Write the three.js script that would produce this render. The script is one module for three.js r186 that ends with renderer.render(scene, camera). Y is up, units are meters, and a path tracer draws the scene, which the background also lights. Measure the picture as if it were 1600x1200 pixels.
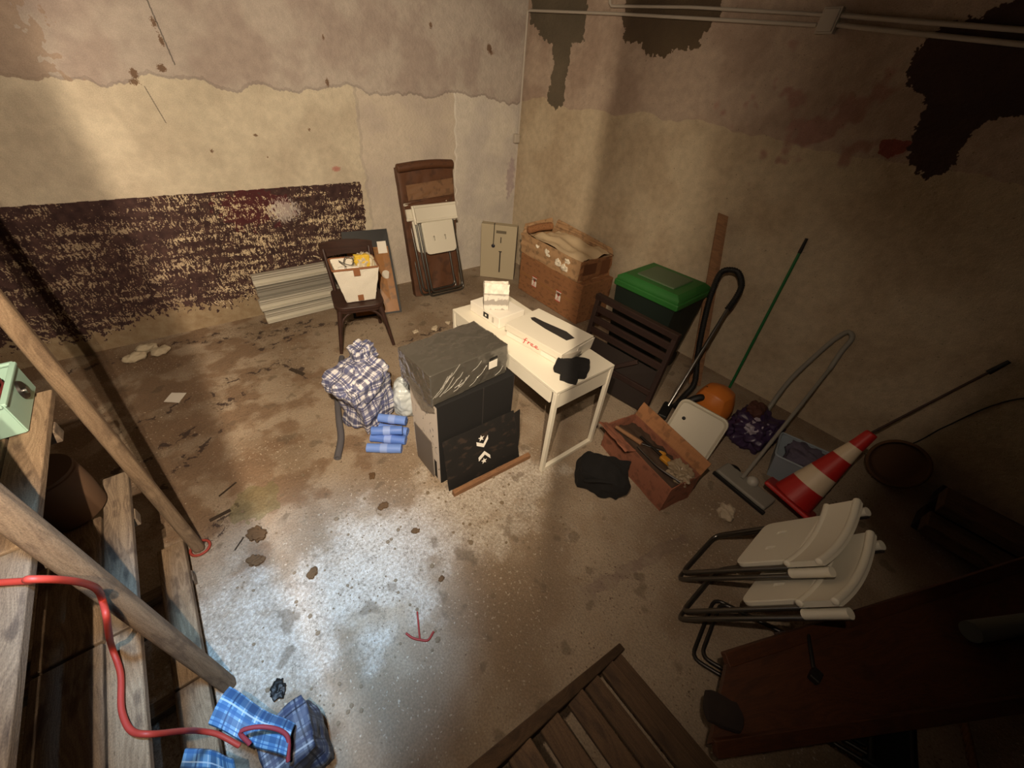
import * as THREE from 'three';
import { RoundedBoxGeometry } from 'three/addons/geometries/RoundedBoxGeometry.js';
import { mergeGeometries, mergeVertices } from 'three/addons/utils/BufferGeometryUtils.js';
import { createNoise2D, createNoise3D } from 'simplex-noise';

// ---------------------------------------------------------------- camera, lights, exposure
const renderer = new THREE.WebGLRenderer({ antialias: true });
renderer.toneMapping = THREE.LinearToneMapping;
renderer.toneMappingExposure = 1.0;
renderer.shadowMap.enabled = true;
const scene = new THREE.Scene();
scene.background = new THREE.Color(0x000000);
const camera = new THREE.PerspectiveCamera(89.53, 4 / 3, 0.05, 40);
{
  const yaw = 0.73857, pitch = 0.67379, roll = 0.09899;
  const f = new THREE.Vector3(Math.sin(yaw) * Math.cos(pitch), -Math.sin(pitch), -Math.cos(yaw) * Math.cos(pitch));
  const r = new THREE.Vector3().crossVectors(f, new THREE.Vector3(0, 1, 0)).normalize();
  const u = new THREE.Vector3().crossVectors(r, f);
  const r2 = r.clone().multiplyScalar(Math.cos(roll)).addScaledVector(u, Math.sin(roll));
  const u2 = u.clone().multiplyScalar(Math.cos(roll)).addScaledVector(r, -Math.sin(roll));
  camera.position.set(-3.72, 2.2, 4.42);
  camera.quaternion.setFromRotationMatrix(new THREE.Matrix4().makeBasis(r2, u2, f.clone().negate()));
}
function spot(name, color, intensity, at, to, angle, penumbra, radius) {
  const s = new THREE.SpotLight(color, intensity, 0, angle, penumbra, 2);
  s.name = name; s.position.set(...at); s.target.position.set(...to); s.castShadow = true;
  s.shadow.mapSize.set(2048, 2048); s.shadow.radius = radius; s.shadow.camera.near = 0.03;
  scene.add(s); scene.add(s.target); return s;
}
const WARM = new THREE.Color().setRGB(1, 0.78, 0.57);
const BULB = [-3.9, 2.8, 4.34], FLOOD = [-3.88, 2.92, 4.72], ADDED_SKYL = [-3.93, 2.98, 3.72];
spot('bulb_light', WARM, 60, BULB, [-1.8, 1.0, 0.75], 1.31, 1, 0.9);                       // the bare bulb above the stairs
spot('added_flood_light', new THREE.Color().setRGB(1, 0.8, 0.56), 48, FLOOD, [-2.3, 0.9, 1.0], 0.8, 1, 0.5);   // the floodlight is added unseen, its flaps cut the bright wedge
spot('added_sky_spot', new THREE.Color().setRGB(0.36, 0.65, 1), 46, ADDED_SKYL, [-3.88, 0, 3.3], 0.3, 1, 6);      // added blue spot below the added roof window, makes the daylight pool

// ---------------------------------------------------------------- helpers
function mulberry(a) { return () => { a |= 0; a = a + 0x6D2B79F5 | 0; let t = Math.imul(a ^ a >>> 15, 1 | a); t = t + Math.imul(t ^ t >>> 7, 61 | t) ^ t; return ((t ^ t >>> 14) >>> 0) / 4294967296; }; }
const rnd = mulberry(77);
const n2 = createNoise2D(mulberry(5)), n3 = createNoise3D(mulberry(9));
const fbm = (x, y, o = 4) => { let s = 0, a = 0.5; for (let i = 0; i < o; i++) { s += a * n2(x, y); x = x * 2.03 + 7.1; y = y * 2.03 - 3.7; a *= 0.5; } return s; };
const clamp = (x, a = 0, b = 1) => Math.min(b, Math.max(a, x));
const ss = (a, b, x) => { const t = clamp((x - a) / (b - a)); return t * t * (3 - 2 * t); };
const mix = (a, b, t) => [a[0] + (b[0] - a[0]) * t, a[1] + (b[1] - a[1]) * t, a[2] + (b[2] - a[2]) * t];
const sh = (c, k) => [c[0] * k, c[1] * k, c[2] * k];
function tex(w, h, fn, srgb = true, wrap = THREE.MirroredRepeatWrapping) {
  const d = new Uint8Array(w * h * 4);
  for (let j = 0; j < h; j++) for (let i = 0; i < w; i++) {
    const c = fn((i + 0.5) / w, (j + 0.5) / h), k = (j * w + i) * 4;
    d[k] = clamp(c[0], 0, 255); d[k + 1] = clamp(c[1], 0, 255); d[k + 2] = clamp(c[2], 0, 255); d[k + 3] = 255;
  }
  const t = new THREE.DataTexture(d, w, h, THREE.RGBAFormat);
  t.magFilter = t.minFilter = THREE.LinearFilter; t.wrapS = t.wrapT = wrap;
  if (srgb) t.colorSpace = THREE.SRGBColorSpace;
  t.needsUpdate = true; return t;
}
function canvasTex(w, h, draw) {
  const c = document.createElement('canvas'); c.width = w; c.height = h; draw(c.getContext('2d'), w, h);
  const t = new THREE.CanvasTexture(c); t.colorSpace = THREE.SRGBColorSpace; return t;
}
const V = (x, y, z) => new THREE.Vector3(x, y, z);
const used = {};
function numbered(n) { if (used[n] === undefined) { used[n] = 0; return n; } used[n]++; return n + '_' + String(used[n]).padStart(3, '0'); }
function thing(name, label, category, [x, y, z] = [0, 0, 0], turn = 0, group) {
  const o = new THREE.Group(); o.name = numbered(name); o.position.set(x, y, z); o.rotation.y = turn; o.updateMatrixWorld();
  o.userData = { label, category }; if (group) o.userData.group = group; scene.add(o); return o;
}
function part(parent, name, geo, m, label) {                                  // geometry in the thing's own axes
  const o = new THREE.Mesh(geo, m); o.name = name; o.castShadow = o.receiveShadow = true; if (label) o.userData.label = label; parent.add(o); return o;
}
function partW(parent, name, geo, m, label) {                                 // geometry given in metres of the room, the thing not turned
  let p = parent, t = V(0, 0, 0); while (p && p !== scene) { t.add(p.position); p = p.parent; }
  geo.translate(-t.x, -t.y, -t.z); return part(parent, name, geo, m, label);
}
function solo(name, label, category, geo, m, [x, y, z] = [0, 0, 0], turn = 0, group) {
  const o = new THREE.Mesh(geo, m); o.name = numbered(name); o.position.set(x, y, z); o.rotation.y = turn; o.castShadow = o.receiveShadow = true;
  o.userData = { label, category }; if (group) o.userData.group = group; scene.add(o); return o;
}
function struct(name, geo, m, label, parent = scene) {
  const o = new THREE.Mesh(geo, m); o.name = name; o.castShadow = o.receiveShadow = true;
  if (parent === scene) { o.userData = { kind: 'structure', label, category: name.split('_')[0] }; } parent.add(o); return o;
}
function basis(o, X, Y, pos) {
  const x = X.clone().normalize(), z = new THREE.Vector3().crossVectors(x, Y).normalize(), y = new THREE.Vector3().crossVectors(z, x);
  o.quaternion.setFromRotationMatrix(new THREE.Matrix4().makeBasis(x, y, z)); o.position.copy(pos); o.updateMatrixWorld(); return o;
}
function uvM(g, grain) {                                                      // uv in metres by the way each face points, u along the grain axis
  if (g.index) g = g.toNonIndexed();
  const p = g.attributes.position, uv = new Float32Array(p.count * 2), a = V(), b = V(), c = V();
  for (let i = 0; i < p.count; i += 3) {
    a.fromBufferAttribute(p, i); b.fromBufferAttribute(p, i + 1); c.fromBufferAttribute(p, i + 2);
    const n = b.clone().sub(a).cross(c.clone().sub(a)), m = [Math.abs(n.x), Math.abs(n.y), Math.abs(n.z)];
    const k = m[0] > m[1] && m[0] > m[2] ? 0 : m[1] > m[2] ? 1 : 2;
    let ax = k === 0 ? [2, 1] : k === 1 ? [0, 2] : [0, 1];
    if (grain !== undefined && ax[1] === grain) ax = [ax[1], ax[0]];
    [a, b, c].forEach((q, j) => { const e = [q.x, q.y, q.z]; uv[(i + j) * 2] = e[ax[0]]; uv[(i + j) * 2 + 1] = e[ax[1]]; });
  }
  g.setAttribute('uv', new THREE.BufferAttribute(uv, 2)); return g;
}
function shiftUV(g, du, dv) { const u = g.attributes.uv; for (let i = 0; i < u.count; i++) u.setXY(i, u.getX(i) + du, u.getY(i) + dv); return g; }
const rb = (w, h, d, r = 0.006, s = 1) => new RoundedBoxGeometry(w, h, d, s, Math.min(r, w / 2.1, h / 2.1, d / 2.1));
function bx(w, h, d, x = 0, y = 0, z = 0, r = 0.004) { return rb(w, h, d, r).translate(x, y, z); }
function plankGeo(w, h, d, grain, r = 0.005, seed = 0) { return shiftUV(uvM(rb(w, h, d, r), grain), seed * 0.37, seed * 0.713); }
function path(points, rad = 0.03, n = 6) {                                    // polyline with rounded corners
  const q = points.map(p => p.isVector3 ? p : V(...p)), out = [q[0]];
  for (let i = 1; i < q.length - 1; i++) {
    const A = q[i].clone().sub(q[i - 1]), B = q[i + 1].clone().sub(q[i]); const r = Math.min(rad, A.length() * 0.45, B.length() * 0.45);
    const s = q[i].clone().addScaledVector(A.normalize(), -r), e = q[i].clone().addScaledVector(B.normalize(), r);
    for (let k = 0; k <= n; k++) { const t = k / n; out.push(s.clone().multiplyScalar((1 - t) * (1 - t)).addScaledVector(q[i], 2 * t * (1 - t)).addScaledVector(e, t * t)); }
  }
  out.push(q[q.length - 1]);
  const c = new THREE.CurvePath();
  for (let i = 0; i < out.length - 1; i++) if (out[i].distanceTo(out[i + 1]) > 1e-5) c.add(new THREE.LineCurve3(out[i], out[i + 1]));
  return c;
}
function capTube(curve, seg, r, rs = 10) {
  const t = new THREE.TubeGeometry(curve, seg, r, rs);
  const ends = [0, 1].map(k => { const p = curve.getPointAt(k), d = curve.getTangentAt(k); const s = new THREE.SphereGeometry(r * 0.995, rs, 5); s.scale(1, 1, 0.5); s.applyQuaternion(new THREE.Quaternion().setFromUnitVectors(V(0, 0, 1), d)); return s.translate(p.x, p.y, p.z); });
  return mergeGeometries([t, ...ends]);
}
const bent = (points, r, rad = 0.03, seg) => capTube(path(points, rad), seg || points.length * 14, r);
const smooth = (points, r, seg = 60, rs = 10) => capTube(new THREE.CatmullRomCurve3(points.map(p => V(...p)), false, 'centripetal'), seg, r, rs);
function bar(a, b, w, d) {                                                    // square bar from a to b
  const A = V(...a), B = V(...b), L = A.distanceTo(B), g = uvM(rb(w, L, d, 0.004), 1);
  g.applyQuaternion(new THREE.Quaternion().setFromUnitVectors(V(0, 1, 0), B.clone().sub(A).normalize())); const m = A.add(B).multiplyScalar(0.5); return g.translate(m.x, m.y, m.z);
}
function rod(a, b, r1, r2 = r1, rs = 12) {
  const A = V(...a), B = V(...b), g = new THREE.CylinderGeometry(r2, r1, A.distanceTo(B), rs);
  g.applyQuaternion(new THREE.Quaternion().setFromUnitVectors(V(0, 1, 0), B.clone().sub(A).normalize())); const m = A.add(B).multiplyScalar(0.5); return g.translate(m.x, m.y, m.z);
}
function slab(p, th, n = 1, wave) {                                          // quad p0 p1 p2 p3 (anticlockwise seen from the front), th deep behind it
  const q = p.map(a => V(...a)), N = q[1].clone().sub(q[0]).cross(q[3].clone().sub(q[0])).normalize();
  const at = (u, v, k) => { const a = q[0].clone().lerp(q[1], u), b = q[3].clone().lerp(q[2], u), c = a.lerp(b, v); return c.addScaledVector(N, -k * th + (wave ? wave(u, v, k) : 0)); };
  const pos = [], uv = [], W = q[0].distanceTo(q[1]), H = q[0].distanceTo(q[3]);
  const quad = (f) => { for (let i = 0; i < n; i++) for (let j = 0; j < n; j++) { const c = [[i, j], [i + 1, j], [i + 1, j + 1], [i, j], [i + 1, j + 1], [i, j + 1]]; for (const [a, b] of c) { const r = f(a / n, b / n); pos.push(...r[0].toArray()); uv.push(...r[1]); } } };
  quad((u, v) => [at(u, v, 0), [u * W, v * H]]); quad((u, v) => [at(1 - u, v, 1), [(1 - u) * W, v * H]]);
  quad((u, v) => [at(u, 0, 1 - v), [u * W, v * th]]); quad((u, v) => [at(u, 1, v), [u * W, v * th]]);
  quad((u, v) => [at(0, v, 1 - u), [u * th, v * H]]); quad((u, v) => [at(1, v, u), [u * th, v * H]]);
  const g = new THREE.BufferGeometry(); g.setAttribute('position', new THREE.Float32BufferAttribute(pos, 3)); g.setAttribute('uv', new THREE.Float32BufferAttribute(uv, 2));
  if (wave) { const s = g.clone(); s.deleteAttribute('uv'); const w = mergeVertices(s, 1e-4); w.computeVertexNormals(); const out = w.toNonIndexed(); out.setAttribute('uv', g.attributes.uv); return out; }
  g.computeVertexNormals(); return g;
}
function lump(w, h, d, o = {}) {                                             // soft body standing on y = 0: a box rounded by k and creased by noise
  const { n = 18, k = 0.5, amp = 0.02, f = 6, seed = 1, taper = 0, shape, fine = 0 } = o;
  let g = new THREE.BoxGeometry(1, 1, 1, n, n, n); g.deleteAttribute('uv'); g.deleteAttribute('normal'); g = mergeVertices(g, 1e-4);
  const p = g.attributes.position, v = V();
  for (let i = 0; i < p.count; i++) {
    v.fromBufferAttribute(p, i); const L = v.length(), m = Math.max(Math.abs(v.x), Math.abs(v.y), Math.abs(v.z));
    v.lerp(v.clone().multiplyScalar(0.5 / L * 1.15), k * (m > 0 ? 1 : 0));
    let x = v.x * w, y = (v.y + 0.5) * h, z = v.z * d; const t = 1 - taper * (y / h); x *= t; z *= t;
    if (shape) [x, y, z] = shape(x, y, z);
    const a = amp * (n3(x * f + seed * 7, y * f, z * f) + 0.5 * n3(x * f * 2.3, y * f * 2.3 + seed, z * f * 2.3)) + fine * (1 - Math.abs(n3(x * 18 + seed, y * 18, z * 18)) * 2);
    const dir = V(v.x * w, v.y * h, v.z * d).normalize(); x += dir.x * a; y = Math.max(0.002, y + dir.y * a); z += dir.z * a; p.setXYZ(i, x, y, z);
  }
  g.computeVertexNormals(); return uvM(g);
}
function roundedRect(w, h, r, rt = r) {
  const s = new THREE.Shape(), x = -w / 2, y = -h / 2;
  s.moveTo(x + r, y); s.lineTo(x + w - r, y); s.quadraticCurveTo(x + w, y, x + w, y + r); s.lineTo(x + w, y + h - rt); s.quadraticCurveTo(x + w, y + h, x + w - rt, y + h);
  s.lineTo(x + rt, y + h); s.quadraticCurveTo(x, y + h, x, y + h - rt); s.lineTo(x, y + r); s.quadraticCurveTo(x, y, x + r, y); return s;
}
const extrude = (s, depth, bevel = 0.003) => new THREE.ExtrudeGeometry(s, { depth, bevelEnabled: bevel > 0, bevelSize: bevel, bevelThickness: bevel, bevelSegments: 2, curveSegments: 8 });
const poly = pts => { const s = new THREE.Shape(); pts.forEach(([x, y], i) => i ? s.lineTo(x, y) : s.moveTo(x, y)); return s; };

// ---------------------------------------------------------------- materials
const mat = (c, rough = 0.8, o = {}) => new THREE.MeshStandardMaterial({ color: c, roughness: rough, metalness: 0, side: THREE.DoubleSide, ...o });
const rep = (t, x, y) => { const c = t.clone(); c.repeat.set(x, y); c.needsUpdate = true; return c; };
const grainBump = tex(512, 512, (u, v) => { const k = 128 + 70 * fbm(u * 24, v * 24, 4) + 30 * n2(u * 150, v * 150); return [k, k, k]; }, false);
const woodTex = (a, b, dark, seed, dirt = 0.3) => tex(512, 256, (u, v) => {
  const w = 0.5 + 0.5 * n2(u * 3 + seed, v * 34 + 2.5 * n2(u * 2.2, v * 3 + seed)), f = 0.5 + 0.5 * n2(u * 18 + seed, v * 150), d = ss(0.1, 0.55, fbm(u * 4 + seed, v * 4, 4));
  let c = mix(a, b, 0.65 * w + 0.35 * f); c = mix(c, dark, dirt * d + 0.25 * (f > 0.86 ? 1 : 0)); return sh(c, 0.94 + 0.12 * n2(u * 120, v * 120));
});
const woodMat = (t, rough = 0.85, b = 0.0015) => { const m = mat(0xffffff, rough, { map: rep(t, 1, 3), bumpMap: rep(t, 1, 3), bumpScale: b }); return m; };
const oldWood = woodMat(woodTex([166, 143, 115], [120, 98, 75], [78, 61, 47], 1, 0.55), 0.9, 0.003);
const greyWood = woodMat(woodTex([150, 132, 110], [108, 92, 76], [66, 54, 46], 4, 0.6), 0.92, 0.003);
const postWood = woodMat(woodTex([154, 131, 104], [120, 98, 75], [80, 63, 48], 8, 0.35), 0.88, 0.003);
const chairWood = woodMat(woodTex([74, 48, 38], [48, 30, 25], [30, 20, 18], 11, 0.2), 0.5, 0.0008);
const brownWood = woodMat(woodTex([92, 52, 28], [66, 36, 20], [40, 24, 16], 14, 0.3), 0.55, 0.001);
const darkWood = woodMat(woodTex([58, 36, 28], [38, 23, 20], [24, 16, 14], 17, 0.35), 0.6, 0.001);
const stairWood = woodMat(woodTex([108, 84, 60], [78, 58, 40], [52, 38, 28], 20, 0.4), 0.85, 0.002);
const lathWood = woodMat(woodTex([160, 118, 82], [120, 84, 56], [90, 60, 40], 23, 0.3), 0.8, 0.001);
const cardTex = (c, seed) => tex(256, 256, (u, v) => { const s = fbm(u * 5 + seed, v * 5, 4), f = n2(u * 90 + seed, v * 8); return sh(mix(c, sh(c, 0.72), ss(0.05, 0.5, s) * 0.6), 1 + 0.04 * f); });
const cardboard = mat(0xffffff, 0.9, { map: rep(cardTex([150, 104, 68], 1), 1.6, 1.6) });
const cardLight = mat(0xffffff, 0.9, { map: rep(cardTex([182, 146, 108], 3), 1.6, 1.6) });
const cardRed = mat(0xffffff, 0.9, { map: rep(cardTex([140, 88, 66], 5), 1.6, 1.6) });
const whitePlastic = mat(0xd9d4c4, 0.45), whiteLaminate = mat(0xe2dccb, 0.4), whitePaper = mat(0xe4dfd3, 0.8);
const tubeSteel = mat(0x6c6a66, 0.32, { metalness: 0.9 }), chrome = mat(0x9a9a98, 0.28, { metalness: 1 }), darkSteel = mat(0x4c4a48, 0.4, { metalness: 0.9 });
const black = mat(0x0e0d0d, 0.55), blackCloth = mat(0x0d0b0b, 0.95), blackRubber = mat(0x121111, 0.6), greyPlastic = mat(0x8b887f, 0.55);
const pvc = mat(0xb5aca0, 0.6);
const plaid = (bg, a, b, w) => canvasTex(512, 512, (c) => {
  c.fillStyle = bg; c.fillRect(0, 0, 512, 512);
  for (const horizontal of [0, 1]) for (const [at, width, col, al] of [[30, 64, a, 0.55], [118, 14, b, 0.7], [150, 34, a, 0.6], [230, 10, w, 0.8], [262, 70, b, 0.5], [350, 14, w, 0.8], [386, 26, a, 0.7], [430, 40, b, 0.45], [486, 8, a, 0.8]]) {
    c.globalAlpha = al; c.fillStyle = col; horizontal ? c.fillRect(0, at, 512, width) : c.fillRect(at, 0, width, 512);
  }
  c.globalAlpha = 0.08; c.fillStyle = '#000'; for (let i = 0; i < 512; i += 4) { c.fillRect(i, 0, 1, 512); c.fillRect(0, i, 512, 1); }
});
function plaidMat(t, k) { t.wrapS = t.wrapT = THREE.RepeatWrapping; t.repeat.set(k, k); return mat(0xffffff, 0.6, { map: t }); }
const plaidNavy = plaidMat(plaid('#d9d8de', '#3a416f', '#23264a', '#f2f0f0'), 4.2);
const plaidBlue = plaidMat(plaid('#6f9bc0', '#2a5a92', '#16345e', '#c4d6e4'), 4.5);
const plaidDark = plaidMat(plaid('#6a7180', '#2c3450', '#191c2c', '#a8acb4'), 4.5);

// ---------------------------------------------------------------- the room
const RX = -5.35, RZ = 7.2, RY = 3.1;
const inside = (pt, pg) => { let c = false; for (let i = 0, j = pg.length - 1; i < pg.length; j = i++) { const [a, b] = pg[i], [d, e] = pg[j]; if ((b > pt[1]) !== (e > pt[1]) && pt[0] < (d - a) * (pt[1] - b) / (e - b) + a) c = !c; } return c; };
const distSeg = (x, y, a, b, c, d) => { const t = clamp(((x - a) * (c - a) + (y - b) * (d - b)) / ((c - a) ** 2 + (d - b) ** 2)); return Math.hypot(x - a - t * (c - a), y - b - t * (d - b)); };
const leftMarks = [[-0.5, 2.39, 0.035, 0.05], [-0.47, 2.35, 0.03, 0.03], [-3.38, 2.28, 0.02, 0.03], [-3.37, 2.2, 0.012, 0.04], [-3.42, 2.03, 0.03, 0.018], [-3.6, 1.99, 0.02, 0.025], [-3.62, 1.94, 0.03, 0.02], [-2.23, 2.32, 0.012, 0.03], [-2.26, 2.02, 0.014, 0.03], [-2.95, 1.62, 0.02, 0.012], [-3.3, 1.5, 0.012, 0.02], [-2.5, 1.66, 0.02, 0.015], [-2.9, 1.45, 0.012, 0.01], [-1.2, 2.5, 0.015, 0.02]];
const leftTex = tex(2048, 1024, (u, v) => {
  const x = RX + u * -RX, y = v * RY;
  const a = fbm(x * 1.4, y * 1.4, 3), b = fbm(x * 9, y * 9, 3), g = n2(x * 110, y * 110);
  const line = 1.95 + 0.05 * n2(x * 1.9, 3) + 0.018 * n2(x * 6, 9) + 0.006 * n2(x * 25, 1);
  let c = mix([204, 193, 172], [190, 178, 158], ss(-0.3, 0.4, a));
  if (y > line) { c = mix([184, 173, 163], [168, 154, 145], ss(-0.25, 0.35, a)); if (y < line + 0.02 + 0.015 * b) c = sh(c, 0.9); if (x < -4.0 + 0.2 * b) c = mix(c, [150, 126, 104], 0.5); }  // brown tint at the far left is wall shade put into the colour
  const edge = -2.05 + 0.02 * n2(y * 3, 4) + 0.012 * n2(y * 12, 4);
  if (x > edge && y < line) c = mix([204, 192, 176], [190, 178, 166], ss(-0.2, 0.4, a + 0.4 * b));
  if (x > edge && x < edge + 0.03 && y < line) c = sh(c, 0.93);
  if (x > -0.95 + 0.02 * n2(y * 6, 8) && y < line) { c = mix([212, 204, 192], [198, 190, 182], ss(-0.2, 0.4, a + 0.3 * b)); if (x < -0.93 + 0.02 * n2(y * 6, 8)) c = [224, 218, 208]; }
  const st = Math.hypot((x + 0.09) / 0.09, (y - 1.12) / 0.28) + 0.5 * b; if (st < 1) c = mix(c, [158, 138, 146], 0.55 * (1 - ss(0.5, 1, st)));
  const pr = -2.1 + 0.012 * n2(y * 16, 2) + 0.05 * ss(0.9, 0.6, y) * -1, pt = 1.2 + 0.004 * n2(x * 10, 5), pb = 0.2 + 0.06 * n2(x * 1.6, 7) + 0.16 * fbm(x * 14, y * 14, 4);
  if (x < pr && y < pt) {
    if (y > pb) {
      const band = n2(x * 1.1, y * 9), s1 = n2(x * 9 + 0.6 * n2(x * 5, y * 5), y * 22), s2 = n2(x * 44 + 0.8 * n2(x * 9, y * 7), y * 11), s3 = fbm(x * 60, y * 55, 3);
      const k = 0.3 * s1 + 0.5 * s2 + 0.85 * s3 + 0.34 * band + 0.45 * fbm(x * 2.5, y * 2.5) - 0.25 * ss(1.0, 1.2, y) - 0.12 * ss(-4.2, -5, x);
      c = mix([50, 30, 30], [72, 50, 46], clamp(0.5 + b)); const red = Math.hypot((x + 3.12) / 0.3, (y - 1.05) / 0.17) + 0.5 * b; if (red + 0.5 * fbm(x * 8, y * 8, 3) < 1) c = mix(c, [88, 28, 34], 0.6);
      const old = ss(-3.3, -4.1, x + 0.6 * fbm(x * 2, y * 3, 3)); if (k > 0.32) c = mix(mix([176, 156, 126], [222, 206, 174], clamp(0.3 + 0.7 * (k - 0.3) + 0.8 * s3)), [140, 122, 102], 0.65 * old); else if (k > 0.24) c = mix(c, [130, 106, 84], 0.7);
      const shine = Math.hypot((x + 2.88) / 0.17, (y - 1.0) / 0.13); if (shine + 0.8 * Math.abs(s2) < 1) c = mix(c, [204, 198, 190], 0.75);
    } else c = mix([158, 140, 112], [134, 114, 88], clamp(0.5 + b));
  }
  const rs = Math.hypot((x + 2.32) / 0.05, (y - 1.33) / 0.03) + 0.7 * Math.abs(g); if (rs < 1) c = mix(c, [176, 92, 84], 0.6);
  for (const [mx, my, rx, ry] of leftMarks) if (Math.abs(x - mx) < 0.1 && Math.hypot((x - mx) / rx, (y - my) / ry) + 1.1 * b + 0.4 * g < 0.85) c = mix(c, [104, 78, 58], 0.8);
  if (distSeg(x, y, -3.38, 2.6, -3.34, 2.06) < 0.004 || distSeg(x, y, -3.57, 1.92, -3.53, 1.7) < 0.003) c = sh(c, 0.62);
  return sh(c, 0.97 + 0.05 * g + 0.06 * b);
});
const P1 = [[0.02, 3.2], [0.06, 2.62], [0.14, 2.62], [0.26, 2.52], [0.43, 2.47], [0.5, 2.31], [0.47, 2.15], [0.44, 1.99], [0.6, 1.92], [0.72, 1.98], [0.7, 2.2], [0.73, 2.48], [0.88, 2.5], [0.84, 3.2]];
const P2 = [[1.36, 3.2], [1.32, 2.66], [1.39, 2.5], [1.57, 2.5], [1.66, 2.42], [1.86, 2.41], [1.94, 2.46], [2.14, 2.47], [2.16, 2.57], [2.24, 2.66], [2.16, 3.2]];
const P3 = [[3.88, 2.72], [3.77, 2.64], [3.61, 2.6], [3.56, 2.48], [3.6, 2.34], [3.74, 2.28], [3.78, 2.08], [3.81, 1.97], [3.97, 1.88], [4.05, 1.95], [4.02, 2.11], [4.08, 2.22], [4.2, 2.25], [4.6, 2.2], [4.8, 3.2], [3.9, 3.2]];
const rightTex = tex(2048, 1024, (u, v) => {
  const z = u * RZ, y = v * RY;
  const a = fbm(z * 1.3 + 40, y * 1.3, 3), b = fbm(z * 9 + 40, y * 9, 3), g = n2(z * 110, y * 110 + 50);
  const line = 1.98 + 0.04 * n2(z * 1.2, 31) + 0.015 * n2(z * 5, 33) - 0.03 * Math.max(0, z - 2.5);
  let c = mix([198, 182, 156], [184, 166, 140], ss(-0.3, 0.4, a));
  if (y > line) c = mix([184, 165, 148], [168, 147, 131], ss(-0.3, 0.4, a));
  const rs = fbm(z * 3 + 9, y * 3, 3) - Math.hypot((z - 3.3) / 0.8, (y - 2.1) / 0.35) * 0.5; if (rs > -0.15 && y > 1.6) c = mix(c, [160, 118, 110], ss(-0.15, 0.15, rs) * 0.7);
  if (Math.hypot((z - 3.72) / 0.07, (y - 2.02) / 0.05) + 0.6 * b < 1) c = [138, 74, 66];
  const w = [z + 0.018 * n2(z * 14, y * 14) + 0.007 * n2(z * 50, y * 50), y + 0.018 * n2(z * 14 + 9, y * 14) + 0.007 * n2(z * 50 + 5, y * 50)];
  if (inside(w, P1)) c = mix([110, 99, 82], [92, 83, 68], clamp(0.5 + a + 0.5 * b)); else if (inside(w, P2)) c = mix([98, 83, 62], [80, 66, 50], clamp(0.5 + a + 0.5 * b)); else if (inside(w, P3)) c = mix([74, 53, 45], [58, 41, 38], clamp(0.5 + a + 0.6 * b));
  else { const sp = n2(z * 26, y * 26) * 0.6 + n2(z * 60, y * 60) * 0.5; if (sp > 0.82) c = sh(c, 0.72); }
  return sh(c, 0.97 + 0.06 * g + 0.07 * b);
});
const cracks = [[-4.55, 1.28, -4.12, 1.12], [-4.0, 1.12, -3.95, 1.34], [-3.95, 1.34, -3.78, 1.3], [-3.42, 0.98, -3.3, 1.3], [-4.6, 1.72, -4.1, 1.5], [-4.35, 1.95, -4.0, 1.6], [-3.35, 0.42, -2.5, 0.62], [-3.6, 0.5, -3.0, 0.36], [-3.9, 0.3, -3.2, 0.42], [-3.5, 0.66, -3.1, 0.56], [-4.9, 0.22, -3.3, 0.18], [-4.22, 2.55, -4.05, 2.38], [-3.9, 1.05, -3.3, 0.98], [-2.4, 1.25, -1.6, 1.2]];
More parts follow.
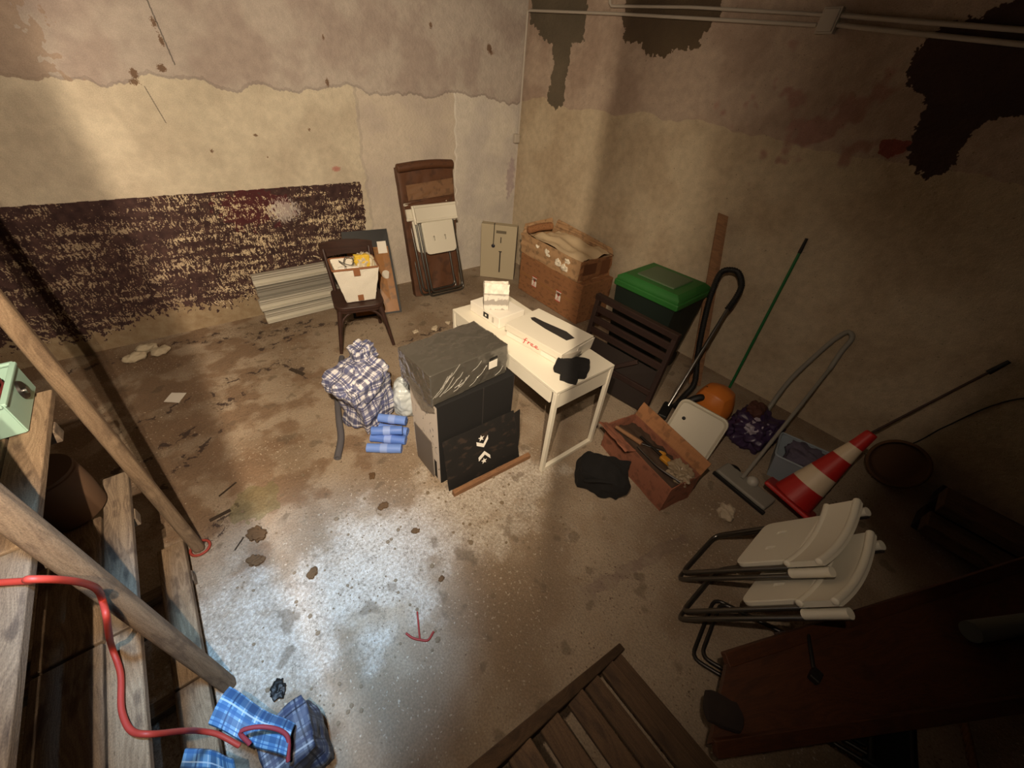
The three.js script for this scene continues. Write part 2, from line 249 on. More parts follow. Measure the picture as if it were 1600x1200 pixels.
const floorTex = tex(2048, 2048, (u, v) => {
  const x = RX + u * -RX, z = v * RZ;
  const a = fbm(x * 0.9 + 11, z * 0.9, 4), b = fbm(x * 6 + 11, z * 6, 4), g = n2(x * 70, z * 70), h = n2(x * 170, z * 170);
  let c = mix([164, 147, 126], [138, 119, 98], ss(-0.3, 0.45, a + 0.35 * b));
  const muck = fbm(x * 2.2 + 3, z * 2.2, 4) + 0.25 * ss(-3.35, -4.1, x) - 0.5 * ss(2.2, 3.0, z) - 0.4 * ss(-3.3, -2.9, x);
  c = mix(c, [122, 98, 76], ss(-0.05, 0.35, muck + 0.15 * b) * 0.8);
  const lime = 1 - distSeg(x, z, -4.25, 3.25, -2.55, 3.2) / 0.62 + 0.55 * fbm(x * 2.6, z * 2.6 + 20, 4);
  if (lime > 0.25) { const k = ss(0.25, 0.75, lime); c = mix(c, [192, 184, 173], k * 0.62); const fd = 0.45 * fbm(x * 7, z * 7, 3) + fbm(x * 34, z * 34, 4) + 0.3 * h; c = mix(c, [218, 213, 205], k * 0.5 * ss(0.0, 0.5, fd)); c = mix(c, [112, 102, 88], 0.5 * ss(0.36, 0.5, -fd)); }
  const fl = n2(x * 30 + 5, z * 30) + 0.5 * n2(x * 80, z * 80) + 0.5 * a; if (fl > 1.08) c = mix(c, [206, 196, 178], 0.7); if (fl < -1.12) c = mix(c, [88, 68, 52], 0.75);
  const oil = fbm(x * 3.1 + 30, z * 3.1, 3); if (oil > 0.4) c = mix(c, [96, 82, 66], 0.45 * ss(0.4, 0.55, oil));
  for (const [p, q, r, s] of cracks) { const d = distSeg(x + 0.05 * n2(x * 8, z * 8), z + 0.05 * n2(x * 8 + 7, z * 8), p, q, r, s); if (d < 0.055) { const k = 0.5 * n2(x * 34, z * 34) + 0.5 * n2(x * 90, z * 90); const br = fbm(x * 7 + p, z * 7, 3); if (br > -0.06 && d < 0.004 + 0.04 * clamp(0.1 + br + 0.5 * k)) c = mix(c, [58, 44, 38], 0.8); else if (k > 0.05) c = mix(c, [104, 86, 68], 0.4); } }
  const purple = Math.min(distSeg(x, z, -1.93, 4.19, -2.27, 4.13), distSeg(x, z, -2.27, 4.13, -2.65, 4.05)) + 0.05 * b; if (purple < 0.035) c = mix(c, [104, 84, 80], 0.55 * clamp(0.5 + b + 0.4 * g));
  const damp = Math.hypot((x + 3.95) / 0.16, (z - 2.42) / 0.12) + 0.5 * b; if (damp < 1) c = mix(c, [118, 112, 74], 0.5);
  return sh(c, 0.96 + 0.08 * g + 0.05 * h + 0.06 * b);
});
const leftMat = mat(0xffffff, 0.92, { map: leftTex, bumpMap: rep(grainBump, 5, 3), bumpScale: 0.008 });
const rightMat = mat(0xffffff, 0.92, { map: rightTex, bumpMap: rep(grainBump, 6, 3), bumpScale: 0.008 });
const floorMat = mat(0xffffff, 0.82, { map: floorTex, bumpMap: rep(grainBump, 7, 9), bumpScale: 0.008 });
const plainWall = mat(0x756a5c, 0.95);
function planar(g, fn) { const p = g.attributes.position, uv = g.attributes.uv; for (let i = 0; i < p.count; i++) uv.setXY(i, ...fn(p.getX(i), p.getY(i), p.getZ(i))); return g; }
const floor = struct('floor', planar(new THREE.BoxGeometry(-RX + 0.4, 0.2, RZ + 0.4).translate(RX / 2, -0.1, RZ / 2), (x, y, z) => [(x - RX) / -RX, z / RZ]), floorMat, 'stained rough concrete floor with white lime patches');
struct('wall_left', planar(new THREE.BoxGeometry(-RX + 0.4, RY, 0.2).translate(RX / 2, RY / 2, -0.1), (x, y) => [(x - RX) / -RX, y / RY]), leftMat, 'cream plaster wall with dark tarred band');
struct('wall_right', planar(new THREE.BoxGeometry(0.2, RY, RZ).translate(0.1, RY / 2, RZ / 2), (x, y, z) => [z / RZ, y / RY]), rightMat, 'beige plaster wall with dark cement patches');
struct('wall_back', new THREE.BoxGeometry(-RX, RY, 0.2).translate(RX / 2, RY / 2, RZ + 0.1), plainWall, 'plain wall behind the stairs');
struct('wall_side', new THREE.BoxGeometry(0.2, RY, RZ).translate(RX - 0.1, RY / 2, RZ / 2), plainWall, 'plain wall behind the rack');
{ // ceiling with a hole for an added, unseen roof window
  const s = poly([[RX - 0.2, -0.2], [0.2, -0.2], [0.2, RZ + 0.2], [RX - 0.2, RZ + 0.2]]), h = new THREE.Path();
  h.moveTo(ADDED_SKYL[0] - 0.25, ADDED_SKYL[2] - 0.2); h.lineTo(ADDED_SKYL[0] - 0.25, ADDED_SKYL[2] + 0.2); h.lineTo(ADDED_SKYL[0] + 0.25, ADDED_SKYL[2] + 0.2); h.lineTo(ADDED_SKYL[0] + 0.25, ADDED_SKYL[2] - 0.2); h.closePath(); s.holes.push(h);
  struct('ceiling', new THREE.ExtrudeGeometry(s, { depth: 0.2, bevelEnabled: false }).rotateX(Math.PI / 2).translate(0, RY + 0.2, 0), plainWall, 'plain plaster ceiling');
  const w = new THREE.Group(); w.name = 'window_1'; w.userData = { kind: 'structure', label: 'unseen roof window added above the blue light pool', category: 'window' }; w.position.set(ADDED_SKYL[0], RY, ADDED_SKYL[2]); scene.add(w);
  part(w, 'glowing_pane', new THREE.BoxGeometry(0.48, 0.01, 0.38).translate(0, 0.1, 0), new THREE.MeshStandardMaterial({ color: 0xaac4dd, emissive: new THREE.Color().setRGB(0.55, 0.78, 1), emissiveIntensity: 1.2, roughness: 0.3 }));  // added pane glows by itself, no sky behind it
  for (const [a, b, c, d] of [[0.56, 0.04, 0, 0.21], [0.56, 0.04, 0, -0.21], [0.04, 0.38, 0.26, 0], [0.04, 0.38, -0.26, 0]]) part(w, 'added_frame', bx(a, 0.04, b, c, -0.015, d), greyWood);
}
{ // the lamps: a bare bulb on its flex, and a floodlight added unseen, its flaps shaping the wedge
  const l = thing('bare_bulb', 'bare warm bulb hanging on a flex above the stairs', 'lamp', [BULB[0], RY, BULB[2]]);
  part(l, 'flex', rod([0, 0, 0], [0, BULB[1] - RY + 0.13, 0], 0.004), black); part(l, 'socket', rod([0, BULB[1] - RY + 0.13, 0], [0, BULB[1] - RY + 0.06, 0], 0.02), black);
  part(l, 'bulb', new THREE.SphereGeometry(0.045, 20, 14).translate(0, BULB[1] - RY, 0), new THREE.MeshStandardMaterial({ color: 0xfff0d8, emissive: WARM, emissiveIntensity: 2 }));
  const f = thing('floodlight', 'floodlight added unseen with two flaps that shape the beam', 'lamp', [FLOOD[0], FLOOD[1], FLOOD[2]]);
  part(f, 'housing', mergeGeometries([bx(0.2, 0.16, 0.02, 0, 0, 0.06), bx(0.2, 0.012, 0.12, 0, 0.085, 0.0), bx(0.02, 0.16, 0.12, 0.1, 0, 0.01), bx(0.02, 0.16, 0.12, -0.1, 0, 0.01)]), darkSteel);
  part(f, 'bracket', rod([0, 0.09, 0.02], [0, 0.17, 0.02], 0.01), darkSteel);
  part(f, 'lamp_tube', new THREE.SphereGeometry(0.02, 12, 8), new THREE.MeshStandardMaterial({ color: 0xfff0d8, emissive: WARM, emissiveIntensity: 3 }));
  const d1 = V(-0.04, 0, -4.7).normalize(), d2 = V(3.88, 0, -3.5).normalize();
  for (const [d, o] of [[d1, -0.06], [d2, 0.06]]) { const a = d.clone().multiplyScalar(0.1), b = d.clone().multiplyScalar(0.5); const s = o < 0 ? -1 : 1, nrm = V(-d.z, 0, d.x).multiplyScalar(s * 0.012);
    part(f, 'wedge_flap', slab([[a.x + nrm.x, -0.45, a.z + nrm.z], [b.x + nrm.x, -0.45, b.z + nrm.z], [b.x + nrm.x, 0.15, b.z + nrm.z], [a.x + nrm.x, 0.15, a.z + nrm.z]], 0.004), darkSteel); }
}

// conduits on the walls
{
  const c = thing('electric_conduit', 'white conduit dropping down the room corner to a small box', 'conduit', [0, 0, 0]);
  part(c, 'pipe', bent([[-0.03, 1.62, 0.03], [-0.03, 2.735, 0.03], [-0.03, 2.735, 0.06], [-0.02, 2.69, 1.2], [-0.02, 2.6, 2.96]], 0.012, 0.03, 120), pvc);
  part(c, 'outlet_box', bx(0.08, 0.1, 0.05, -0.06, 1.57, 0.03, 0.012), pvc);
  const d = thing('electric_conduit', 'upper white conduit running along the patched wall', 'conduit', [0, 2.7, 1.16]);
  partW(d, 'pipe', bent([[-0.02, 2.82, 1.14], [-0.02, 2.74, 1.16], [-0.02, 2.71, 2.0], [-0.02, 2.65, 2.98]], 0.011, 0.03, 60), pvc);
  const j = thing('junction_box', 'pale square junction box on the conduit line', 'junction box', [-0.02, 2.62, 3.03]);
  part(j, 'box', bx(0.05, 0.13, 0.11), pvc); part(j, 'cover', bx(0.01, 0.11, 0.09, -0.028), pvc);
  const e = thing('electric_conduit', 'twin white conduit crossing the big dark patch', 'conduit', [0, 2.6, 3.1]);
  partW(e, 'pipe', bent([[-0.02, 2.645, 3.08], [-0.02, 2.575, 3.95], [-0.02, 2.5, 5.2]], 0.013), pvc); partW(e, 'pipe', bent([[-0.02, 2.6, 3.08], [-0.02, 2.52, 3.98], [-0.02, 2.43, 5.2]], 0.013), pvc);
  solo('wall_cable', 'thin dark cable sagging across the lower wall', 'cable', smooth([[-0.006, 0.02, 4.74], [-0.006, 0.29, 4.86], [-0.006, 0.5, 4.91], [-0.006, 0.87, 5.06], [-0.006, 1.1, 5.5]], 0.004), black);
}

// ---------------------------------------------------------------- the plank rack on the left and what lies on it
{
  const r = thing('plank_rack', 'rough wooden plank rack with three levels and two upright poles', 'rack', [-4.5, 0, 3.2]);
  const pole = (x, z, w, s) => { const g = new RoundedBoxGeometry(w, 3.08, w * 0.9, 3, 0.018), p = g.attributes.position; for (let i = 0; i < p.count; i++) { const y = p.getY(i); p.setX(i, p.getX(i) * (1 + 0.06 * n2(y * 2, s)) + 0.008 * n2(y * 1.5, s + 3)); p.setZ(i, p.getZ(i) * (1 + 0.06 * n2(y * 2, s + 5))); } return shiftUV(uvM(g, 1), s, s * 0.3).translate(x, 1.54, z); };
  partW(r, 'upright_pole', pole(-4.25, 2.57, 0.056, 1), postWood); partW(r, 'upright_pole', pole(-4.256, 3.35, 0.058, 2), postWood);
  partW(r, 'upright_pole', pole(-5.2, 2.6, 0.07, 3), postWood); partW(r, 'upright_pole', pole(-5.2, 3.35, 0.07, 4), postWood);
  partW(r, 'upright_pole', pole(-4.262, 4.9, 0.08, 5), postWood);
  let s = 1;
  for (const [y, t, ends] of [[1.17, 0.03, [2.55, 2.55, 2.6]], [0.65, 0.03, [2.5, 2.72, 2.6]], [0.1, 0.04, [2.54, 2.6, 2.6]]]) {
    const edges = [-4.29, y > 1 ? -4.385 : y > 0.5 ? -4.384 : -4.41, -4.56, -4.72, -4.88, -5.04];
    for (let k = 0; k < (y > 1 ? 5 : y > 0.5 ? 2 : 1); k++) for (const [z0, z1] of [[ends[Math.min(k, 2)], 3.285], [3.295, 4.95]]) {
      const w = edges[k] - edges[k + 1] - 0.006, q = plankGeo(w, t, z1 - z0, 2, 0.006, s++); q.rotateZ((rnd() - 0.5) * 0.02);
      partW(r, 'plank', q.translate((edges[k] + edges[k + 1]) / 2, y - t / 2 + (rnd() - 0.5) * 0.004, (z0 + z1) / 2), s % 3 ? oldWood : greyWood);
    }
    for (const z of [2.75, 3.29, 4.6]) partW(r, 'bearer', plankGeo(0.78, 0.05, 0.06, 0, 0.004, s++).translate(-4.68, y - t - 0.027, z), greyWood);
  }
}
{
  const b = thing('metal_cash_box', 'open mint green metal box with lock on the top shelf', 'box', [-4.44, 1.172, 2.655]);
  const mint = mat(0x9fc4b6, 0.45), W = 0.21, H = 0.11, D = 0.27;
  part(b, 'bottom', bx(W, 0.006, D, 0, 0.003, 0), mint);
  for (const s of [-1, 1]) { part(b, 'side_panel', bx(0.006, H, D, s * W / 2, H / 2, 0), mint); part(b, 'end_panel', bx(W, H, 0.006, 0, H / 2, s * D / 2), mint); }
  part(b, 'rim', mergeGeometries([bx(0.016, 0.012, D, W / 2, H, 0), bx(0.016, 0.012, D, -W / 2, H, 0), bx(W, 0.012, 0.016, 0, H, D / 2), bx(W, 0.012, 0.016, 0, H, -D / 2)]), mint);
  const lock = part(b, 'lock_plate', rod([W / 2 + 0.002, 0.06, -0.03], [W / 2 + 0.01, 0.06, -0.03], 0.034, 0.03, 20), darkSteel);
  part(lock, 'keyhole', rod([W / 2 + 0.01, 0.058, -0.025], [W / 2 + 0.018, 0.058, -0.025], 0.012), chrome);
  solo('red_cloth', 'crumpled red cloth lying inside the mint metal box', 'cloth', lump(0.16, 0.09, 0.2, { amp: 0.012, f: 16, seed: 3 }), mat(0x6e1f1c, 0.9), [-4.45, 1.181, 2.64]);
  solo('paper_wad', 'white paper wad on the red cloth in the metal box', 'paper', lump(0.09, 0.04, 0.08, { amp: 0.008, f: 25, seed: 5 }), whitePaper, [-4.44, 1.272, 2.58]);
  const d = thing('round_drum', 'small round brown drum on the middle shelf in shadow', 'drum', [-4.47, 0.652, 2.64]);
  part(d, 'body', new THREE.LatheGeometry([[0, 0], [0.1, 0], [0.11, 0.01], [0.115, 0.12], [0.11, 0.22], [0.1, 0.23]].map(p => new THREE.Vector2(...p)), 32), mat(0x5e4530, 0.85)); part(d, 'top_lid', new THREE.CylinderGeometry(0.106, 0.106, 0.012, 32).translate(0, 0.232, 0), mat(0x563f2b, 0.85));
  solo('red_rope', 'red cord trailing over the shelves down to the blue plaid bag', 'cord', smooth([[-4.6, 1.19, 3.3], [-4.4, 1.185, 3.36], [-4.27, 1.19, 3.44], [-4.230, 1.282, 3.519], [-4.210, 1.263, 3.523], [-4.200, 1.219, 3.509], [-4.200, 1.161, 3.484], [-4.210, 1.085, 3.451], [-4.250, 0.964, 3.396], [-4.240, 0.971, 3.452], [-4.280, 0.865, 3.436], [-4.345, 0.69, 3.37], [-4.34, 0.664, 3.44], [-4.34, 0.664, 3.56], [-4.32, 0.664, 3.63], [-4.285, 0.665, 3.665], [-4.25, 0.55, 3.66], [-4.24, 0.44, 3.645], [-4.21, 0.4, 3.67], [-4.17, 0.36, 3.73]], 0.008, 160), mat(0xa8382c, 0.55));
}
{ // the collapsed blue plaid bag at the foot of the second pole
  const b = thing('plaid_carrier_bag', 'bright blue plaid carrier bag slumped open by the rack pole', 'bag', [-4.09, 0, 3.74]);
  part(b, 'body', lump(0.19, 0.28, 0.22, { k: 0.25, amp: 0.014, f: 6, seed: 21, taper: 0.1 }).translate(0.03, 0, 0.03), plaidDark);
  partW(b, 'top_flap', slab([[-4.245, 0.34, 3.6], [-4.06, 0.34, 3.85], [-4.02, 0.3, 3.77], [-4.175, 0.31, 3.515]], 0.012, 12, (u, v) => 0.014 * Math.sin(u * 7 + 1) + 0.02 * Math.sin(v * 3)), plaidBlue);
  partW(b, 'side_flap', slab([[-4.4, 0.24, 3.72], [-4.22, 0.22, 3.88], [-4.2, 0.32, 3.74], [-4.32, 0.31, 3.61]], 0.01, 8, (u, v) => 0.012 * Math.sin(u * 6 + 2)), plaidBlue);
  partW(b, 'strap', smooth([[-4.14, 0.37, 3.75], [-4.15, 0.4, 3.71], [-4.09, 0.4, 3.74], [-4.04, 0.36, 3.8], [-4.06, 0.33, 3.86]], 0.007, 40), mat(0x8e2f3a, 0.7));
}
// ---------------------------------------------------------------- stairs and the dark timber on the right
{
  const s = thing('open_stairs', 'steep open wooden stairs with thin plank treads', 'stairs', [-3.2, 0, 4.6]);
  for (const z of [4.335, 4.9]) { const L = 1.5, g = plankGeo(L, 0.075, 0.035, 0, 0.004, z); g.rotateZ(-0.86); partW(s, 'stringer', g.translate(-3.25, 0.58, z), stairWood); }
  [[-2.87, 0.12], [-2.99, 0.28], [-3.14, 0.44], [-3.27, 0.6], [-3.42, 0.76], [-3.55, 0.92], [-3.69, 1.08]].forEach(([x, y], i) => partW(s, 'tread', plankGeo(0.07, 0.022, 0.55, 2, 0.004, i * 3).translate(x + 0.035, y - 0.011, 4.628), stairWood));
}
{
  const t = thing('table_top', 'long reddish brown wooden panel lying on trestles', 'panel', [-2.0, 0, 5.2]);
  const P = [[-2.93, 0.5, 4.72], [-1.25, 0.5, 5.79], [-0.85, 0.5, 5.46], [-2.66, 0.5, 4.64]];
  partW(t, 'panel_board', slab(P, 0.035), brownWood);
  partW(t, 'edge_strip', bar([-2.93, 0.49, 4.735], [-1.25, 0.49, 5.805], 0.03, 0.05), brownWood); partW(t, 'edge_strip', bar([-2.66, 0.5, 4.63], [-0.85, 0.5, 5.45], 0.03, 0.05), brownWood);
  for (const [x, z] of [[-2.45, 4.86], [-1.35, 5.5]]) { partW(t, 'trestle_bar', bar([x - 0.1, 0.44, z + 0.1], [x + 0.12, 0.44, z - 0.12], 0.05, 0.05), darkWood); for (const k of [-1, 1]) partW(t, 'trestle_leg', bar([x - 0.08 * k, 0, z + 0.08 * k], [x - 0.07 * k, 0.42, z + 0.07 * k], 0.04, 0.04), darkWood); }
  solo('grey_pipe', 'short grey pipe with a dark end lying on the brown panel', 'pipe', rod([-1.75, 0.545, 5.22], [-1.2, 0.545, 5.56], 0.04, 0.04, 20), mat(0x5e625c, 0.6));
  solo('dark_cloth', 'dark cloth bundle slumped at the end of the brown panel', 'cloth', lump(0.1, 0.035, 0.12, { amp: 0.008, f: 8, seed: 31 }), mat(0x241a16, 0.95), [-2.83, 0.502, 4.7], 0.6);
  solo('small_tool', 'small dark hand tool lying on the brown panel', 'tool', mergeGeometries([rod([-2.42, 0.515, 4.86], [-2.3, 0.51, 4.8], 0.007), rb(0.05, 0.03, 0.035).translate(-2.44, 0.518, 4.87)].map(g => g.index ? g.toNonIndexed() : g)), darkSteel);
  solo('braided_rope', 'short brown braided rope on the floor behind the brown panel', 'rope', mergeGeometries([0, 1, 2].map(k => smooth([...Array(25)].map((_, i) => { const t = i / 24, a = t * 26 + k * 2.09; return [-1.66 - 0.3 * t + 0.012 * Math.cos(a), 0.026 + 0.012 * Math.sin(a), 5.5 + 0.1 * t]; }), 0.011, 80, 6))), mat(0x6e4a2c, 0.9));
  [[-0.45, 0.05, 0.2, 0.1, 0], [-0.6, 0.15, 0.16, 0.09, 0.03], [-0.32, 0.16, 0.18, 0.1, -0.02], [-0.42, 0.255, 0.22, 0.08, 0.05]].forEach(([x, y, w, h, tn], i) =>
    solo('timber_beam', ['wide dark beam lying on the floor along the right wall', 'rough beam on the outer side of the timber pile', 'beam on the wall side of the timber pile', 'topmost beam of the dark timber pile'][i], 'beam', plankGeo(w, h, 2.0, 2, 0.008, i * 5), i % 2 ? stairWood : darkWood, [x, y, 6.1], tn, 'timber pile by the right wall'));
}
function foldingChair(label, L, group, shell = whitePlastic, tube = tubeSteel) {
  const c = thing('folding_chair', label, 'chair', [0, 0, 0], 0, group), s = L / 0.85, k = g => g.scale(s, s, s);
  const U = (hw, y0, y1, z) => [[-hw, y1, z], [-hw, y0, z], [hw, y0, z], [hw, y1, z]];
  part(c, 'outer_frame', k(bent(U(0.2, 0.011, 0.84, -0.012), 0.0105, 0.05, 90)), tube);
  part(c, 'inner_frame', k(bent(U(0.178, 0.05, 0.7, 0.012), 0.0105, 0.05, 90)), tube);
  const seat = roundedRect(0.325, 0.28, 0.045, 0.01); for (const x of [-0.06, 0.06]) { const h = new THREE.Path(); h.moveTo(x - 0.012, -0.03); h.lineTo(x + 0.012, -0.03); h.lineTo(x + 0.012, 0.02); h.lineTo(x - 0.012, 0.02); h.closePath(); seat.holes.push(h); }
  part(c, 'seat', k(extrude(seat, 0.014, 0.004).translate(0, 0.555, 0.02)), shell);
  const g = new THREE.BoxGeometry(0.43, 0.15, 0.022, 16, 3, 1), p = g.attributes.position; for (let i = 0; i < p.count; i++) { const x = p.getX(i); p.setZ(i, p.getZ(i) + 0.6 * x * x - 0.012); } g.computeVertexNormals();
  part(c, 'backrest', k(g.translate(0, 0.775, 0.03)), shell);
  for (const y of [0.712, 0.838]) part(c, 'back_rib', k(smooth([-0.215, -0.14, -0.07, 0, 0.07, 0.14, 0.215].map(x => [x, y, 0.036 + 0.6 * x * x - 0.012]), 0.014, 30)), shell);
  for (const x of [-0.205, 0.205]) part(c, 'back_hub', k(rod([x, 0.69, 0.004], [x, 0.85, 0.004], 0.018)), shell);
  return c;
}
{
  const g1 = 'folded chairs leaning on the left wall', g2 = 'folded chairs stacked at the right';
  basis(foldingChair('front white folding chair leaning on the brown wrapped bundle', 1.02, g1), V(1, 0, 0.02), V(0.02, 0.95, -0.3), V(-1.41, 0.004, 0.545));
  basis(foldingChair('rear white folding chair half hidden against the brown wrapped bundle', 1.03, g1), V(1, 0, 0.02), V(0.0, 0.95, -0.31), V(-1.48, 0.004, 0.475));
  basis(foldingChair('topmost folded white chair beside the traffic cone', 0.9, g2), V(-1, -0.03, 0), V(-0.03, 0.89, 0.46), V(-1.985, 0.008, 4.3));
  basis(foldingChair('second folded white chair just behind the topmost one', 0.9, g2), V(-1, 0.03, 0), V(0.02, 0.9, 0.42), V(-2.18, 0.008, 4.42));
  basis(foldingChair('third folded chair coloured black for the shade behind the others', 0.8, g2, black, darkSteel), V(-1, 0.02, 0.2), V(0.22, 0.3, 0.9), V(-2.3, 0.012, 4.53));  // black shell and dark tubes put the deep shade into the colour
}

// ---------------------------------------------------------------- along the left wall
{
  const prof = mat(0xc6c2b6, 0.38, { metalness: 0.35 }), prof2 = mat(0x97938a, 0.42, { metalness: 0.35 });
  [[0.41, 0.075, -2.9, 0.9, 'topmost pale metal profile of the pile against the dark wall band', prof], [0.295, 0.11, -2.92, 0.86, 'dull grey metal profile second from the top of the pile', prof2], [0.18, 0.15, -2.93, 0.88, 'pale metal profile third from the top of the pile', prof], [0.06, 0.2, -2.93, 0.86, 'lowest pale metal profile of the pile resting on the floor', prof]].forEach(([y, z, x, L, label, m]) => {
    const t = thing('metal_profile', label, 'profile', [x, y, z], 0.02, 'metal profiles against the left wall');
    part(t, 'web', bx(L, 0.096, 0.008, 0, 0, -0.03), m); part(t, 'flange', bx(L, 0.014, 0.066, 0, 0.049, 0.0), m); part(t, 'flange', bx(L, 0.01, 0.066, 0, -0.05, 0.0), m); part(t, 'rib', bx(L, 0.03, 0.03, 0, 0.02, -0.012), m);
  });
  const a = thing('flat_case', 'flat amber brown cardboard case with black top behind the wooden chair', 'case', [-2.3, 0, 0.4]);
  const Q = [[-2.6, 0.005, 0.56], [-2.1, 0.005, 0.68], [-1.98, 0.78, 0.24], [-2.44, 0.78, 0.16]], lerpQ = (u, v, o = 0) => { const A = V(...Q[0]).lerp(V(...Q[1]), u), B = V(...Q[3]).lerp(V(...Q[2]), u), n = V(0, 0.45, 0.9).normalize(); return A.lerp(B, v).addScaledVector(n, o).toArray(); };
  partW(a, 'case_body', slab(Q, 0.06), black);
  partW(a, 'amber_face', slab([lerpQ(0.05, 0.02, 0.003), lerpQ(0.95, 0.02, 0.003), lerpQ(0.95, 0.8, 0.003), lerpQ(0.05, 0.8, 0.003)], 0.003), mat(0xffffff, 0.35, { map: rep(cardTex([140, 90, 26], 8), 1.5, 1.5) }));
  partW(a, 'black_stripe', slab([lerpQ(0.42, 0.1, 0.006), lerpQ(0.62, 0.1, 0.006), lerpQ(0.62, 0.75, 0.006), lerpQ(0.42, 0.75, 0.006)], 0.003), mat(0x1c120e, 0.7));
  partW(a, 'white_label', slab([lerpQ(0.72, 0.72, 0.006), lerpQ(0.92, 0.72, 0.006), lerpQ(0.92, 0.86, 0.006), lerpQ(0.72, 0.86, 0.006)], 0.003), whitePaper);
  partW(a, 'round_sticker', (() => { const g = new THREE.CircleGeometry(0.045, 24), q = V(...lerpQ(0.8, 0.47, 0.008)); g.lookAt(V(0, 0.45, 0.9)); return g.translate(q.x, q.y, q.z); })(), mat(0xcfc9bb, 0.7));
  // the brown wrapped panel
  const w = thing('leatherette_bundle', 'tall brown leatherette wrapped bundle leaning on the left wall', 'bundle', [-1.45, 0, 0.3]);
  const B = [[-1.79, 0.005, 0.43], [-1.2, 0.005, 0.47], [-1.06, 1.36, 0.125], [-1.74, 1.34, 0.115]], bq = (u, v, o = 0) => { const A = V(...B[0]).lerp(V(...B[1]), u), D = V(...B[3]).lerp(V(...B[2]), u); return A.lerp(D, v).addScaledVector(V(0, 0.25, 0.97), o).toArray(); };
  const leather = mat(0xffffff, 0.6, { map: rep(cardTex([88, 55, 34], 12), 1.2, 1.2) }), wv = (u, v) => 0.01 * n2(u * 3, v * 8) + 0.006 * n2(u * 9, v * 17);
  partW(w, 'cover', slab(B, 0.085, 16, wv), leather);
  partW(w, 'pale_band', slab([bq(0.1, 0.76, 0.022), bq(0.97, 0.77, 0.022), bq(0.97, 0.89, 0.022), bq(0.1, 0.87, 0.022)], 0.01, 8, wv), mat(0xffffff, 0.6, { map: rep(cardTex([122, 90, 64], 15), 2, 2) }));
  partW(w, 'strap', slab([bq(0.02, 0.7, 0.026), bq(0.98, 0.71, 0.026), bq(0.98, 0.76, 0.026), bq(0.02, 0.74, 0.026)], 0.012, 8, wv), leather);
  partW(w, 'top_roll', smooth([bq(0.02, 0.99, 0), bq(0.35, 1.0, 0.005), bq(0.7, 1.0, 0.0), bq(0.98, 0.99, 0)], 0.045, 30), leather);
}
